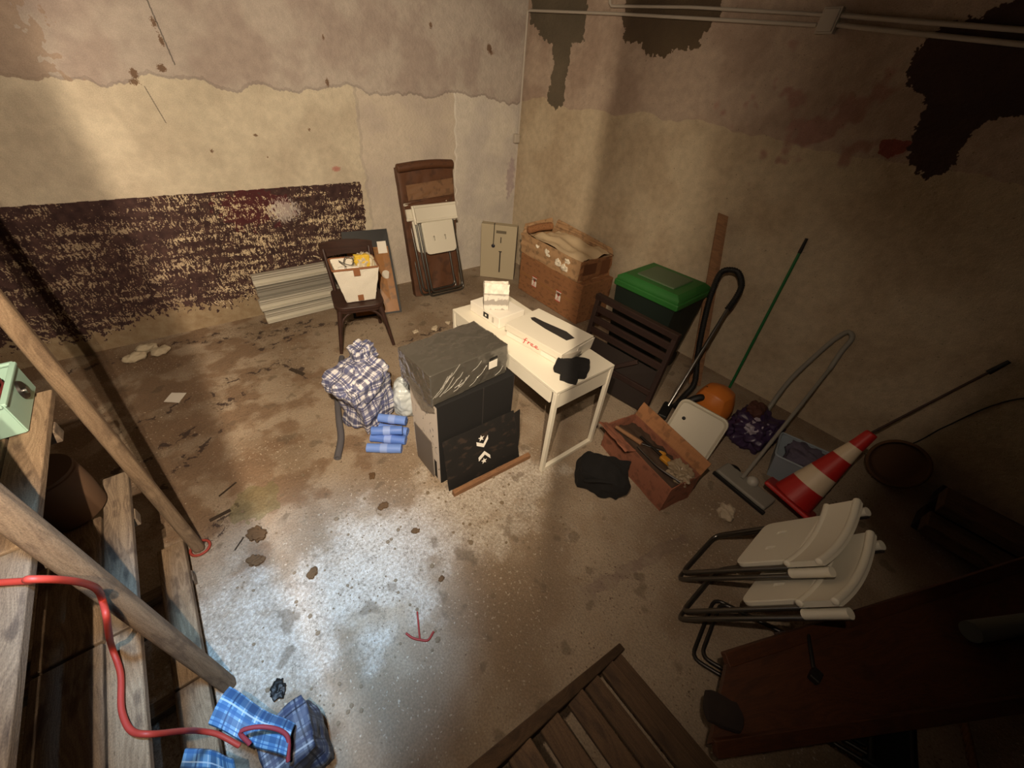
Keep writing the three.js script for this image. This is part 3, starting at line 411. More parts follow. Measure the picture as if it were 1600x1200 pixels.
{ // bistro chair with a white basket on the seat
  const c = thing('bistro_chair', 'dark brown bentwood chair carrying the white fabric basket', 'chair', [-2.655, 0, 0.98], -0.24);
  const W = 0.42, D = 0.4, H = 0.46;
  part(c, 'seat', extrude(roundedRect(W, D, 0.1, 0.06), 0.025, 0.008).rotateX(-Math.PI / 2).translate(0, H - 0.03, 0), chairWood);
  part(c, 'seat_rim', extrude(roundedRect(W - 0.03, D - 0.03, 0.09, 0.05), 0.03, 0.004).rotateX(-Math.PI / 2).translate(0, H - 0.065, 0), chairWood);
  for (const [x, z, sx, sz] of [[-1, 1, -0.04, 0.03], [1, 1, 0.04, 0.03]]) part(c, 'leg', uvM(rod([x * 0.205 + sx, 0, z * 0.18 + sz], [x * 0.175, H - 0.03, z * 0.15], 0.015, 0.024), 1), chairWood);
  for (const x of [-1, 1]) part(c, 'rear_leg', uvM(smooth([[x * 0.2, 0, -0.26], [x * 0.18, 0.25, -0.2], [x * 0.175, 0.46, -0.18], [x * 0.19, 0.68, -0.22], [x * 0.2, 0.86, -0.27]], 0.017, 40), 1), chairWood);
  part(c, 'arch_brace', smooth([[-0.215, 0.2, 0.19], [-0.16, 0.33, 0.165], [-0.08, 0.385, 0.155], [0.08, 0.385, 0.155], [0.16, 0.33, 0.165], [0.215, 0.2, 0.19]], 0.011, 50), chairWood);
  for (const x of [-1, 1]) part(c, 'arch_brace', smooth([[x * 0.215, 0.2, 0.18], [x * 0.175, 0.34, 0.12], [x * 0.165, 0.385, 0.04], [x * 0.165, 0.385, -0.06], [x * 0.175, 0.33, -0.14], [x * 0.19, 0.2, -0.2]], 0.011, 50), chairWood);
  const g = new THREE.BoxGeometry(0.46, 0.13, 0.018, 18, 2, 1), p = g.attributes.position; for (let i = 0; i < p.count; i++) { const x = p.getX(i); p.setZ(i, p.getZ(i) + 0.9 * x * x); p.setY(i, p.getY(i) - 0.25 * x * x); } g.computeVertexNormals();
  part(c, 'backrest', uvM(g.translate(0, 0.83, -0.29), 0), chairWood);
  const b = thing('fabric_basket', 'white quilted fabric basket with brown tabs on the wooden chair', 'basket', [-2.64, 0.468, 1.0], -0.2);
  const cloth = mat(0xe6e0d2, 0.85, { bumpMap: rep(grainBump, 3, 3), bumpScale: 0.006 }), tan = mat(0x8a5a38, 0.7);
  const wall = (a0, a1, t0, t1) => slab([a0, a1, t1, t0], 0.012, 8, (u, v) => 0.006 * n2(u * 4 + a0[0] * 9, v * 5));
  const q = 0.125, r = 0.19, q2 = 0.105, r2 = 0.14, h = 0.32;
  part(b, 'bottom', bx(q * 2, 0.012, q2 * 2, 0, 0.006, 0), cloth);
  part(b, 'front_panel', wall([-q, 0.004, q2], [q, 0.004, q2], [-r, h, r2], [r, h, r2]), cloth); part(b, 'back_panel', wall([q, 0.004, -q2], [-q, 0.004, -q2], [r, h, -r2], [-r, h, -r2]), cloth);
  part(b, 'side_panel', wall([-q, 0.004, -q2], [-q, 0.004, q2], [-r, h, -r2], [-r, h, r2]), cloth); part(b, 'side_panel', wall([q, 0.004, q2], [q, 0.004, -q2], [r, h, r2], [r, h, -r2]), cloth);
  part(b, 'rim', bent([[-r, h, r2], [r, h, r2], [r, h, -r2], [-r, h, -r2], [-r, h, r2 - 0.01]], 0.009, 0.02, 80), tan);
  part(b, 'leather_tab', bx(0.055, 0.075, 0.006, 0, h - 0.025, r2 + 0.006), tan); part(b, 'leather_tab', bx(0.05, 0.055, 0.006, 0, 0.04, q2 + 0.012), tan);
  solo('yellow_packet', 'yellow packet sticking up in the fabric basket', 'packet', lump(0.13, 0.12, 0.05, { k: 0.3, amp: 0.01, f: 14, seed: 41 }), mat(0xd9b53a, 0.5), [-2.56, 0.73, 1.0], -0.3);
  solo('clear_bag', 'crumpled clear plastic bag at the right of the fabric basket', 'bag', lump(0.16, 0.2, 0.16, { k: 0.6, amp: 0.02, f: 14, seed: 43, fine: 0.006 }), mat(0xc9bda2, 0.25), [-2.53, 0.62, 0.96]);
  solo('black_adapter', 'black adapter lying in the fabric basket', 'adapter', rb(0.09, 0.04, 0.06, 0.008), black, [-2.65, 0.72, 1.02], 0.5);
  solo('white_clamp', 'white clamp tool lying across the fabric basket', 'tool', mergeGeometries([bx(0.16, 0.02, 0.025, 0, 0, 0), bx(0.02, 0.02, 0.09, -0.02, 0, 0.03), bx(0.06, 0.018, 0.02, 0.06, 0.01, 0.03)].map(g => g.index ? g.toNonIndexed() : g)), mat(0xe4e0d6, 0.4), [-2.7, 0.765, 1.03], -0.3);
  solo('grey_cable', 'looped grey cable on top of the fabric basket', 'cable', smooth([[-2.72, 0.79, 0.98], [-2.68, 0.83, 0.95], [-2.63, 0.82, 0.97], [-2.66, 0.78, 1.02], [-2.71, 0.79, 1.0], [-2.74, 0.8, 0.93]], 0.004, 50), mat(0x4a4744, 0.6));
  solo('basket_filling', 'dark odds and ends filling the fabric basket', 'filling', lump(0.22, 0.22, 0.15, { k: 0.2, amp: 0.012, f: 12, seed: 47 }), mat(0x43352b, 0.9), [-2.65, 0.485, 1.0], -0.2);
}
// ---------------------------------------------------------------- middle of the floor
solo('foam_pipe', 'grey foam pipe lying curved on the floor beside the plaid bag', 'pipe', (() => {
  const c = new THREE.CatmullRomCurve3([[-3.425, 0.024, 2.375], [-3.34, 0.024, 2.21], [-3.285, 0.024, 2.02], [-3.2, 0.024, 1.75], [-3.1, 0.024, 1.5], [-2.97, 0.024, 1.22]].map(p => V(...p)));
  const a = new THREE.TubeGeometry(c, 60, 0.024, 16), b = new THREE.TubeGeometry(c, 60, 0.014, 16); const ring = [0, 1].map(k => { const g = new THREE.RingGeometry(0.014, 0.024, 16), p = c.getPointAt(k); g.lookAt(c.getTangentAt(k)); return g.translate(p.x, p.y, p.z); }); return mergeGeometries([a, b, ...ring]);
})(), mat(0x57555a, 0.8));
{
  const b = thing('plaid_tote', 'navy and white plaid tote bag standing beside the blue rolls', 'bag', [-3.07, 0, 2.1], 0.35);
  part(b, 'body', lump(0.3, 0.42, 0.27, { k: 0.22, amp: 0.03, f: 5, seed: 51, fine: 0.003 }), plaidNavy);
  part(b, 'top_flap', lump(0.36, 0.14, 0.3, { k: 0.3, amp: 0.03, f: 6, seed: 53, shape: (x, y, z) => [x - 0.04, y + 0.37 + 0.25 * (x + 0.02) - 0.3 * z * (z > 0 ? 1 : 0), z] }), plaidNavy);
  part(b, 'neck', lump(0.17, 0.16, 0.12, { k: 0.25, amp: 0.02, f: 9, seed: 55, shape: (x, y, z) => [x + 0.08, y + 0.46, z - 0.06] }), plaidNavy);
  const w = thing('white_plastic_bag', 'pale translucent plastic bag squeezed behind the plaid tote', 'bag', [-2.8, 0, 2.2]);
  part(w, 'body', lump(0.19, 0.3, 0.19, { n: 26, k: 0.7, amp: 0.02, f: 6, seed: 57, fine: 0.003 }), mat(0xc4ccce, 0.3)); part(w, 'knot', lump(0.06, 0.08, 0.06, { amp: 0.01, f: 20, seed: 58 }).translate(0, 0.28, 0), mat(0xc4ccce, 0.3));
  const blue = mat(0x6f92dd, 0.45), blue2 = mat(0x5d82d2, 0.45), names = ['front blue bin liner roll lying nearest the camera', 'blue bin liner roll just behind the front one', 'blue bin liner roll on top at the front of the pile', 'blue bin liner roll second from the top of the pile', 'rearmost blue bin liner roll touching the plaid tote'];
  [[[-3.225, 0.035, 2.41], [-3.03, 0.035, 2.555]], [[-3.16, 0.035, 2.33], [-2.97, 0.035, 2.5]], [[-3.07, 0.035, 2.27], [-2.92, 0.035, 2.43]], [[-3.15, 0.098, 2.335], [-2.965, 0.098, 2.45]], [[-3.05, 0.1, 2.235], [-2.9, 0.1, 2.38]]].forEach(([a, c], i) => {
    const t = thing('liner_roll', names[i], 'roll', [(a[0] + c[0]) / 2, a[1], (a[2] + c[2]) / 2], 0, 'blue bin liner rolls'); const A = V(...a), B = V(...c), d = B.clone().sub(A).normalize(), L = A.distanceTo(B);
    const g = new THREE.CylinderGeometry(0.033, 0.033, L, 22, 10, true), p = g.attributes.position; for (let k = 0; k < p.count; k++) { const s = 1 + 0.07 * n3(p.getX(k) * 40, p.getY(k) * 9, p.getZ(k) * 40 + i); p.setX(k, p.getX(k) * s); p.setZ(k, p.getZ(k) * s); }
    g.computeVertexNormals(); const q = new THREE.Quaternion().setFromUnitVectors(V(0, 1, 0), d); part(t, 'roll_wrap', g.applyQuaternion(q), i % 2 ? blue2 : blue);
    for (const s of [-1, 1]) { const e = new THREE.RingGeometry(0.008, 0.032, 22); e.lookAt(d.clone().multiplyScalar(s)); e.translate(d.x * s * L / 2, d.y * s * L / 2, d.z * s * L / 2); part(t, 'roll_end', e, blue2); }
    part(t, 'paper_band', new THREE.CylinderGeometry(0.0352, 0.0352, 0.05, 22, 1, true).applyQuaternion(q), mat(0x8fa9e6, 0.3));
  });
}
{ // black cartons
  const speck = canvasTex(512, 512, (c) => { c.fillStyle = '#cfc4b8'; c.fillRect(0, 0, 512, 512); const r = mulberry(3); c.strokeStyle = '#3a3330'; for (let i = 0; i < 60; i++) { c.lineWidth = 1 + 3 * r(); c.beginPath(); let x = r() * 512, y = r() * 512; c.moveTo(x, y); for (let k = 0; k < 3; k++) { x += (r() - 0.5) * 46; y += (r() - 0.5) * 46; c.lineTo(x, y); } c.stroke(); } c.fillStyle = '#1a1716'; c.fillRect(400, 380, 50, 130); });
  const b = thing('black_carton', 'large black carton with speckled white side under the wrapped box', 'box', [-2.66, 0, 2.79], 0.0);
  part(b, 'carton_body', bx(0.57, 0.695, 0.34, 0, 0.35, 0, 0.006), mat(0x0b0909, 0.9));
  part(b, 'speckled_side', new THREE.PlaneGeometry(0.336, 0.68).rotateY(-Math.PI / 2).translate(-0.2865, 0.35, 0), mat(0xffffff, 0.8, { map: speck }));
  part(b, 'grey_side_flap', slab([[-0.3, 0.01, -0.13], [-0.3, 0.01, 0.1], [-0.291, 0.33, 0.08], [-0.291, 0.33, -0.15]], 0.004), mat(0x6d645c, 0.85));
  part(b, 'lid_seam', bx(0.006, 0.69, 0.003, 0.04, 0.35, 0.171), mat(0x2a2725, 0.8));
  part(b, 'torn_side_flap', slab([[0.287, 0.2, 0.17], [0.36, 0.18, 0.1], [0.35, 0.6, 0.06], [0.287, 0.68, 0.17]], 0.005), mat(0x2b221e, 0.9));
  const f = thing('black_sheet', 'black cardboard sheet with two white star chevron logos leaning on the carton', 'cardboard', [-2.64, 0, 3.02]);
  const A = [[-2.935, 0.004, 3.045], [-2.36, 0.004, 3.085], [-2.375, 0.4, 2.985], [-2.93, 0.41, 2.975]]; partW(f, 'sheet', slab(A, 0.006, 6, (u, v) => 0.004 * n2(u * 3, v * 3)), mat(0xffffff, 0.75, { map: rep(tex(256, 256, (u, v) => mix([20, 18, 17], [50, 39, 32], ss(0.16, 0.5, fbm(u * 4, v * 5, 4) + 0.25 * v - 0.12))), 1.6, 2.2) }));
  partW(f, 'side_flap', slab([[-2.36, 0.1, 3.06], [-2.3, 0.12, 3.0], [-2.3, 0.36, 2.97], [-2.375, 0.38, 2.995]], 0.005), mat(0x1d1917, 0.85));
  const star = (r, x, y) => poly([...Array(10)].map((_, i) => { const a = Math.PI / 2 + i * Math.PI / 5, k = i % 2 ? r * 0.42 : r; return [x + k * Math.cos(a), y + k * Math.sin(a)]; }));
  const N = V(-0.07, 0.24, 0.97).normalize(), X = V(0.998, 0, 0.07).normalize(); X.addScaledVector(N, -X.dot(N)).normalize(); const Yv = new THREE.Vector3().crossVectors(N, X);
  const M = (u, v) => { const p = V(...A[0]).lerp(V(...A[1]), u).lerp(V(...A[3]).lerp(V(...A[2]), u), v).addScaledVector(N, 0.006); return new THREE.Matrix4().makeBasis(X, Yv, N).setPosition(p); };
  const logoMat = mat(0xe8e4dc, 0.7);
  for (const [u, v, s] of [[0.5, 0.7, 1], [0.5, 0.36, -1]]) {
    const chev = poly([[-0.045, 0.012], [0.005, -0.022], [0.045, 0.03], [0.045, 0.0], [0.005, -0.052], [-0.045, -0.018]].map(([x, y]) => [x, y * s]));
    partW(f, 'logo_chevron', new THREE.ExtrudeGeometry(chev, { depth: 0.001, bevelEnabled: false }).applyMatrix4(M(u, v)), logoMat); partW(f, 'logo_star', new THREE.ExtrudeGeometry(star(0.024, -0.006, 0.026 * s), { depth: 0.001, bevelEnabled: false }).applyMatrix4(M(u, v)), logoMat);
  }
  const lb = V(-2.93, 0.018, 3.085), le = V(-2.3, 0.018, 3.125); solo('wooden_lath', 'short square wooden lath on the floor before the black carton', 'lath', bar(lb.toArray(), le.toArray(), 0.045, 0.034), lathWood);
  const w = thing('wrapped_box', 'black box wrapped in shiny plastic film on top of the carton', 'box', [-2.7, 0.7, 2.76], 0.05);
  const film = new THREE.MeshPhysicalMaterial({ color: 0x4a4741, roughness: 0.24, clearcoat: 1, clearcoatRoughness: 0.08, side: THREE.DoubleSide });
  part(w, 'box_body', bx(0.53, 0.205, 0.32, 0, 0.104, 0, 0.01), mat(0x3a3936, 0.6));
  part(w, 'film_wrap', lump(0.56, 0.218, 0.345, { n: 46, k: 0.05, amp: 0.004, f: 8, seed: 61, fine: 0.0012 }), film);
  part(w, 'film_corner', lump(0.09, 0.15, 0.12, { k: 0.5, amp: 0.02, f: 22, seed: 63, fine: 0.006 }).translate(0.26, 0.03, 0.06), film);
  part(w, 'film_hem', slab([[-0.285, -0.09, 0.06], [-0.27, -0.05, 0.178], [-0.275, 0.08, 0.178], [-0.287, 0.08, -0.12]], 0.002, 10, (u, v) => 0.008 * n2(u * 9, v * 7)), new THREE.MeshPhysicalMaterial({ color: 0xcfcac2, roughness: 0.15, transmission: 0.85, thickness: 0, side: THREE.DoubleSide }));
  const glintFilm = new THREE.MeshPhysicalMaterial({ color: 0x8d8a83, roughness: 0.08, clearcoat: 1, side: THREE.DoubleSide }), cr2 = mulberry(19);  // paler film on the creases paints in the glossy highlight streaks
  for (let i = 0; i < 16; i++) { const a = -0.27 + 0.3 * cr2() * (i < 12 ? 1 : 1.7), y = 0.02 + 0.12 * cr2(), l = 0.04 + 0.07 * cr2(), t = 0.5 + 0.6 * cr2(), z = 0.1735; part(w, 'glint_crease', smooth([[a, y, z], [a + l * 0.5, y + l * t * 0.45, z + 0.006], [a + l, y + l * t, z]], 0.0022, 12, 5), glintFilm); }
  part(w, 'white_label', bx(0.065, 0.055, 0.002, 0.15, 0.13, 0.187), mat(0xd8d3c8, 0.7)); part(w, 'label_bar', bx(0.06, 0.012, 0.002, 0.152, 0.175, 0.187), black);
}
// ---------------------------------------------------------------- the desk and what is on it
{
  const d = thing('white_desk', 'white desk with drawer and slim metal end frame', 'desk', [-2.045, 0, 2.694], -0.016);
  const W = 0.53, D = 1.19, H = 0.745;
  part(d, 'desktop', bx(W, 0.022, D, 0, H - 0.011, 0, 0.003), whiteLaminate);
  part(d, 'drawer_front', bx(0.016, 0.095, D - 0.08, -W / 2 + 0.012, H - 0.073, -0.01, 0.003), whiteLaminate);
  part(d, 'rear_apron', bx(0.016, 0.1, D - 0.08, W / 2 - 0.01, H - 0.073, 0, 0.003), whiteLaminate);
  part(d, 'end_apron', bx(W - 0.06, 0.13, 0.016, 0, H - 0.09, D / 2 - 0.018, 0.003), whiteLaminate); part(d, 'end_apron', bx(W - 0.06, 0.13, 0.016, 0, H - 0.09, -D / 2 + 0.018, 0.003), whiteLaminate);
  for (const s of [-1, 1]) { for (const x of [-1, 1]) part(d, 'leg', bx(0.03, H - 0.022, 0.03, x * (W / 2 - 0.015), (H - 0.022) / 2, s * (D / 2 - 0.015), 0.003), whiteLaminate); part(d, 'foot_bar', bx(W - 0.06, 0.03, 0.03, 0, 0.016, s * (D / 2 - 0.015), 0.003), whiteLaminate); }
  part(d, 'drawer_box', bx(W - 0.06, 0.07, 0.62, 0, H - 0.062, 0.15, 0.003), mat(0xcfc8b8, 0.6));
  const t = H + 0.001;
  const th = thing('thin_white_box', 'thin white box with a small black square at the desk end', 'box', [-2.06, t, 2.345], 0.06); part(th, 'box_body', bx(0.25, 0.082, 0.34, 0, 0.042, 0, 0.004), whitePaper);
  part(th, 'black_square', bx(0.002, 0.04, 0.06, -0.126, 0.045, 0.02), black); part(th, 'logo_dot', bx(0.001, 0.015, 0.016, -0.1275, 0.045, 0.02), whitePaper); part(th, 'side_print', bx(0.001, 0.045, 0.02, -0.126, 0.042, 0.1), mat(0xb8b2a6, 0.8));
  const pb = thing('paper_bag', 'small white and grey patterned paper bag on the thin box', 'bag', [-2.09, t + 0.084, 2.36], -0.55);
  const pbt = tex(256, 256, (u, v) => { const k = fbm(u * 4, v * 3, 4); const m = Math.sin((v * 2.6 + 0.25 * k) * 6.28); return v > 0.62 ? mix([232, 226, 212], [206, 200, 188], clamp(0.5 + k)) : mix([150, 144, 136], [206, 200, 190], ss(-0.4, 0.7, m + 0.8 * k)); });
  pbt.wrapS = pbt.wrapT = THREE.ClampToEdgeWrapping; const pbm = mat(0xffffff, 0.75, { map: pbt }), hw = 0.09, hd = 0.05, hh = 0.19;
  const face = (a, b, c2, e) => { const g = slab([a, b, c2, e], 0.003, 8, (u, v) => 0.004 * n2(u * 5 + a[0] * 40, v * 5)); const uv = g.attributes.uv, W2 = V(...a).distanceTo(V(...b)), H2 = V(...a).distanceTo(V(...e)); for (let i = 0; i < uv.count; i++) uv.setXY(i, uv.getX(i) / W2, uv.getY(i) / H2); return g; };
  part(pb, 'front_panel', face([-hw, 0, hd], [hw, 0, hd], [hw, hh, hd - 0.02], [-hw, hh + 0.012, hd - 0.02]), pbm); part(pb, 'back_panel', face([hw, 0, -hd], [-hw, 0, -hd], [-hw, hh, -hd + 0.02], [hw, hh, -hd + 0.02]), pbm);
  part(pb, 'side_panel', face([-hw, 0, -hd], [-hw, 0, hd], [-hw, hh + 0.012, hd - 0.02], [-hw, hh, -hd + 0.02]), pbm); part(pb, 'side_panel', face([hw, 0, hd], [hw, 0, -hd], [hw, hh, -hd + 0.02], [hw, hh, hd - 0.02]), pbm);
  const fb = thing('free_box', 'white box with red free lettering and black silhouette on the desk', 'box', [-1.985, t, 2.84], 0.13);
  part(fb, 'box_body', bx(0.34, 0.09, 0.49, 0, 0.047, 0, 0.004), whitePaper);
  part(fb, 'lid', mergeGeometries([bx(0.352, 0.006, 0.5, 0, 0.097, 0, 0.002), bx(0.005, 0.05, 0.5, -0.176, 0.075, 0, 0.002), bx(0.005, 0.05, 0.5, 0.176, 0.075, 0, 0.002)]), mat(0xdcd6c6, 0.65));
  part(fb, 'end_flap', slab([[-0.17, 0.002, 0.25], [-0.03, 0.002, 0.27], [-0.03, 0.095, 0.3], [-0.17, 0.095, 0.255]], 0.004), mat(0xb4ab9c, 0.8)); part(fb, 'end_flap', slab([[-0.02, 0.005, 0.252], [0.17, 0.005, 0.252], [0.165, 0.1, 0.268], [-0.02, 0.1, 0.268]], 0.004), whitePaper);
  part(fb, 'top_silhouette', new THREE.ExtrudeGeometry(poly([[-0.2, -0.03], [-0.17, -0.045], [-0.03, -0.05], [0.16, -0.035], [0.17, 0.035], [0.08, 0.05], [-0.1, 0.012], [-0.19, 0.0]]), { depth: 0.001, bevelEnabled: false }).rotateX(-Math.PI / 2).rotateY(-Math.PI / 2 - 0.1).translate(0.03, 0.1005, 0.01), mat(0x2a2624, 0.7));
  const ft = canvasTex(512, 256, (c) => { c.fillStyle = '#dcd6c6'; c.fillRect(0, 0, 512, 256); c.strokeStyle = '#c0282a'; c.lineWidth = 18; c.lineCap = 'round'; c.lineJoin = 'round';
    const S = p => { c.beginPath(); c.moveTo(p[0], p[1]); for (let i = 2; i < p.length; i += 4) c.quadraticCurveTo(p[i], p[i + 1], p[i + 2], p[i + 3]); c.stroke(); };
    S([130, 60, 95, 40, 85, 90, 70, 170, 40, 225]); S([40, 118, 80, 112, 128, 112]); S([150, 190, 160, 150, 168, 112, 185, 150, 165, 150, 190, 100, 225, 122]); S([235, 158, 300, 150, 295, 120, 270, 90, 242, 140, 230, 200, 325, 172]); S([345, 158, 415, 150, 408, 120, 380, 90, 352, 140, 340, 200, 450, 168]); });
  part(fb, 'free_lettering', new THREE.PlaneGeometry(0.17, 0.07).rotateY(-Math.PI / 2).translate(-0.1792, 0.055, 0.0), mat(0xffffff, 0.65, { map: ft }));
  solo('black_pouch', 'black cloth pouch lying on the front corner of the desk', 'pouch', lump(0.25, 0.075, 0.19, { n: 26, k: 0.2, amp: 0.012, f: 5, seed: 71, shape: (x, y, z) => [x, y * (1 - 0.4 * Math.abs(x) / 0.13), z * (x < -0.05 ? 0.55 : 1.05)] }), blackCloth, [-2.1, t, 3.185], 0.6);
}
// ---------------------------------------------------------------- the far corner and the right wall
{
  const g = thing('grey_file_box', 'beige flat box with handle slot standing upright in the room corner', 'box', [-0.555, 0, 0.42], -0.78);
  const m = mat(0xb3a78d, 0.75); part(g, 'box_body', bx(0.46, 0.7, 0.11, 0, 0.352, 0, 0.006), m);
  part(g, 'handle_slot', bx(0.13, 0.035, 0.003, 0.03, 0.62, 0.0565, 0.001), mat(0x6b6252, 0.9)); part(g, 'printed_mark', bx(0.012, 0.075, 0.002, 0.03, 0.52, 0.0565, 0.001).rotateZ(0), mat(0x2c2622, 0.8)); part(g, 'printed_mark', bx(0.016, 0.28, 0.002, 0.03, 0.23, 0.0565, 0.001), mat(0x2c2622, 0.8)); part(g, 'printed_mark', bx(0.04, 0.014, 0.002, 0.03, 0.37, 0.0565, 0.001), mat(0x2c2622, 0.8));
  part(g, 'dark_side', bx(0.004, 0.68, 0.108, 0.2315, 0.352, 0), mat(0x3a332c, 0.9));
  const k = part(g, 'hanging_key', smooth([[-0.06, 0.71, 0.03], [-0.06, 0.715, 0.06], [-0.062, 0.6, 0.064], [-0.065, 0.46, 0.063]], 0.005, 30), black); part(k, 'key_fob', new THREE.SphereGeometry(0.024, 14, 10).scale(1, 1, 0.4).translate(-0.066, 0.44, 0.064), mat(0x20202c, 0.5));
  const c = thing('brown_carton', 'large brown carton with two red and white fragile labels', 'box', [-0.3, 0, 1.4], -0.03);
  part(c, 'carton_body', bx(0.5, 0.475, 1.08, 0, 0.239, 0, 0.008), cardboard); part(c, 'tape_strip', bx(0.002, 0.035, 1.07, -0.2505, 0.24, 0), mat(0x9a6e48, 0.35));
  const lab = canvasTex(128, 192, (x) => { x.fillStyle = '#efe6dc'; x.fillRect(0, 0, 128, 192); x.fillStyle = '#b8342c'; x.fillRect(0, 0, 128, 16); x.fillRect(0, 176, 128, 16); x.beginPath(); x.moveTo(34, 40); x.lineTo(94, 40); x.quadraticCurveTo(92, 92, 70, 98); x.lineTo(70, 130); x.lineTo(90, 142); x.lineTo(38, 142); x.lineTo(58, 130); x.lineTo(58, 98); x.quadraticCurveTo(36, 92, 34, 40); x.fill(); x.fillStyle = '#efe6dc'; x.fillRect(60, 40, 6, 34); x.fillStyle = '#b8342c'; x.font = 'bold 22px sans-serif'; x.fillText('FRAGILE', 16, 168); });
  for (const z of [-0.24, 0.2]) part(c, 'fragile_label', new THREE.PlaneGeometry(0.085, 0.135).rotateY(-Math.PI / 2).translate(-0.2515, 0.21, z), mat(0xffffff, 0.7, { map: lab }));
  const u = thing('crumpled_carton', 'crumpled open pale carton with foam stacked on the brown carton', 'box', [-0.29, 0.477, 1.35], -0.05);
  const W = 0.5, D = 1.02, H = 0.23, wv = s => (a, b) => 0.012 * n2(a * 3 + s, b * 3) + 0.006 * n2(a * 9 + s, b * 8);
  part(u, 'bottom', bx(W, 0.006, D, 0, 0.004, 0), cardLight);
  part(u, 'side_panel', slab([[-W / 2, 0, -D / 2], [-W / 2, 0, D / 2], [-W / 2, H, D / 2], [-W / 2 - 0.02, H + 0.01, -D / 2]], 0.006, 10, wv(1)), cardLight); part(u, 'side_panel', slab([[W / 2, 0, D / 2], [W / 2, 0, -D / 2], [W / 2, H, -D / 2], [W / 2, H, D / 2]], 0.006, 10, wv(2)), cardLight);
  part(u, 'end_panel', slab([[-W / 2, 0, D / 2], [W / 2, 0, D / 2], [W / 2, H, D / 2], [-W / 2, H, D / 2]], 0.006, 10, wv(3)), cardboard); part(u, 'end_panel', slab([[W / 2, 0, -D / 2], [-W / 2, 0, -D / 2], [-W / 2, H, -D / 2], [W / 2, H, -D / 2]], 0.006, 10, wv(4)), cardLight);
  part(u, 'top_flap', slab([[W / 2, H, D / 2], [W / 2, H, -D / 2], [W / 2 + 0.01, H + 0.12, -D / 2 + 0.05], [W / 2 + 0.015, H + 0.06, D / 2 - 0.05]], 0.006, 12, wv(6)), cardLight);
  part(u, 'top_flap', slab([[W / 2, H, -D / 2], [-W / 2, H, -D / 2], [-W / 2 + 0.03, H + 0.1, -D / 2 - 0.02], [W / 2 - 0.03, H + 0.12, -D / 2 - 0.03]], 0.006, 12, wv(7)), cardLight);
  part(u, 'rolled_flap', smooth([[-0.2, H + 0.04, -D / 2 + 0.05], [-0.05, H + 0.06, -D / 2 + 0.06], [0.1, H + 0.07, -D / 2 + 0.1]], 0.045, 24, 14), cardboard);
  part(u, 'paper_sheet', slab([[-W / 2 + 0.03, H - 0.02, D / 2 - 0.02], [W / 2 - 0.03, H + 0.02, D / 2 - 0.03], [W / 2 - 0.06, H + 0.02, -D / 2 + 0.15], [-W / 2 + 0.03, H, -D / 2 + 0.1]], 0.004, 14, (a, b) => 0.03 * n2(a * 2, b * 2) + 0.01 * n2(a * 7, b * 7)), mat(0xd2bc9a, 0.9));
  part(u, 'dark_print', bx(0.2, 0.12, 0.002, -0.1, 0.13, D / 2 + 0.008), mat(0x6a4228, 0.9)); part(u, 'dark_print', bx(0.14, 0.16, 0.002, 0.14, 0.12, D / 2 + 0.01), mat(0x74492c, 0.9));
  [[-0.02, 0.16, 0.1, 0.09], [0.17, 0.12, 0.11, 0.1], [0.28, 0.09, 0.12, 0.08], [-0.2, 0.17, 0.07, 0.05], [0.31, 0.17, 0.07, 0.06]].forEach(([z, y, a, b], i) => part(u, 'foam_blotch', lump(0.03, b * 0.8, a * 0.8, { k: 0.8, amp: 0.014, f: 22, seed: 150 + i, n: 10 }).translate(-W / 2 - 0.002, y - b / 2, z), mat(0xe9e0cc, 0.7)));
}
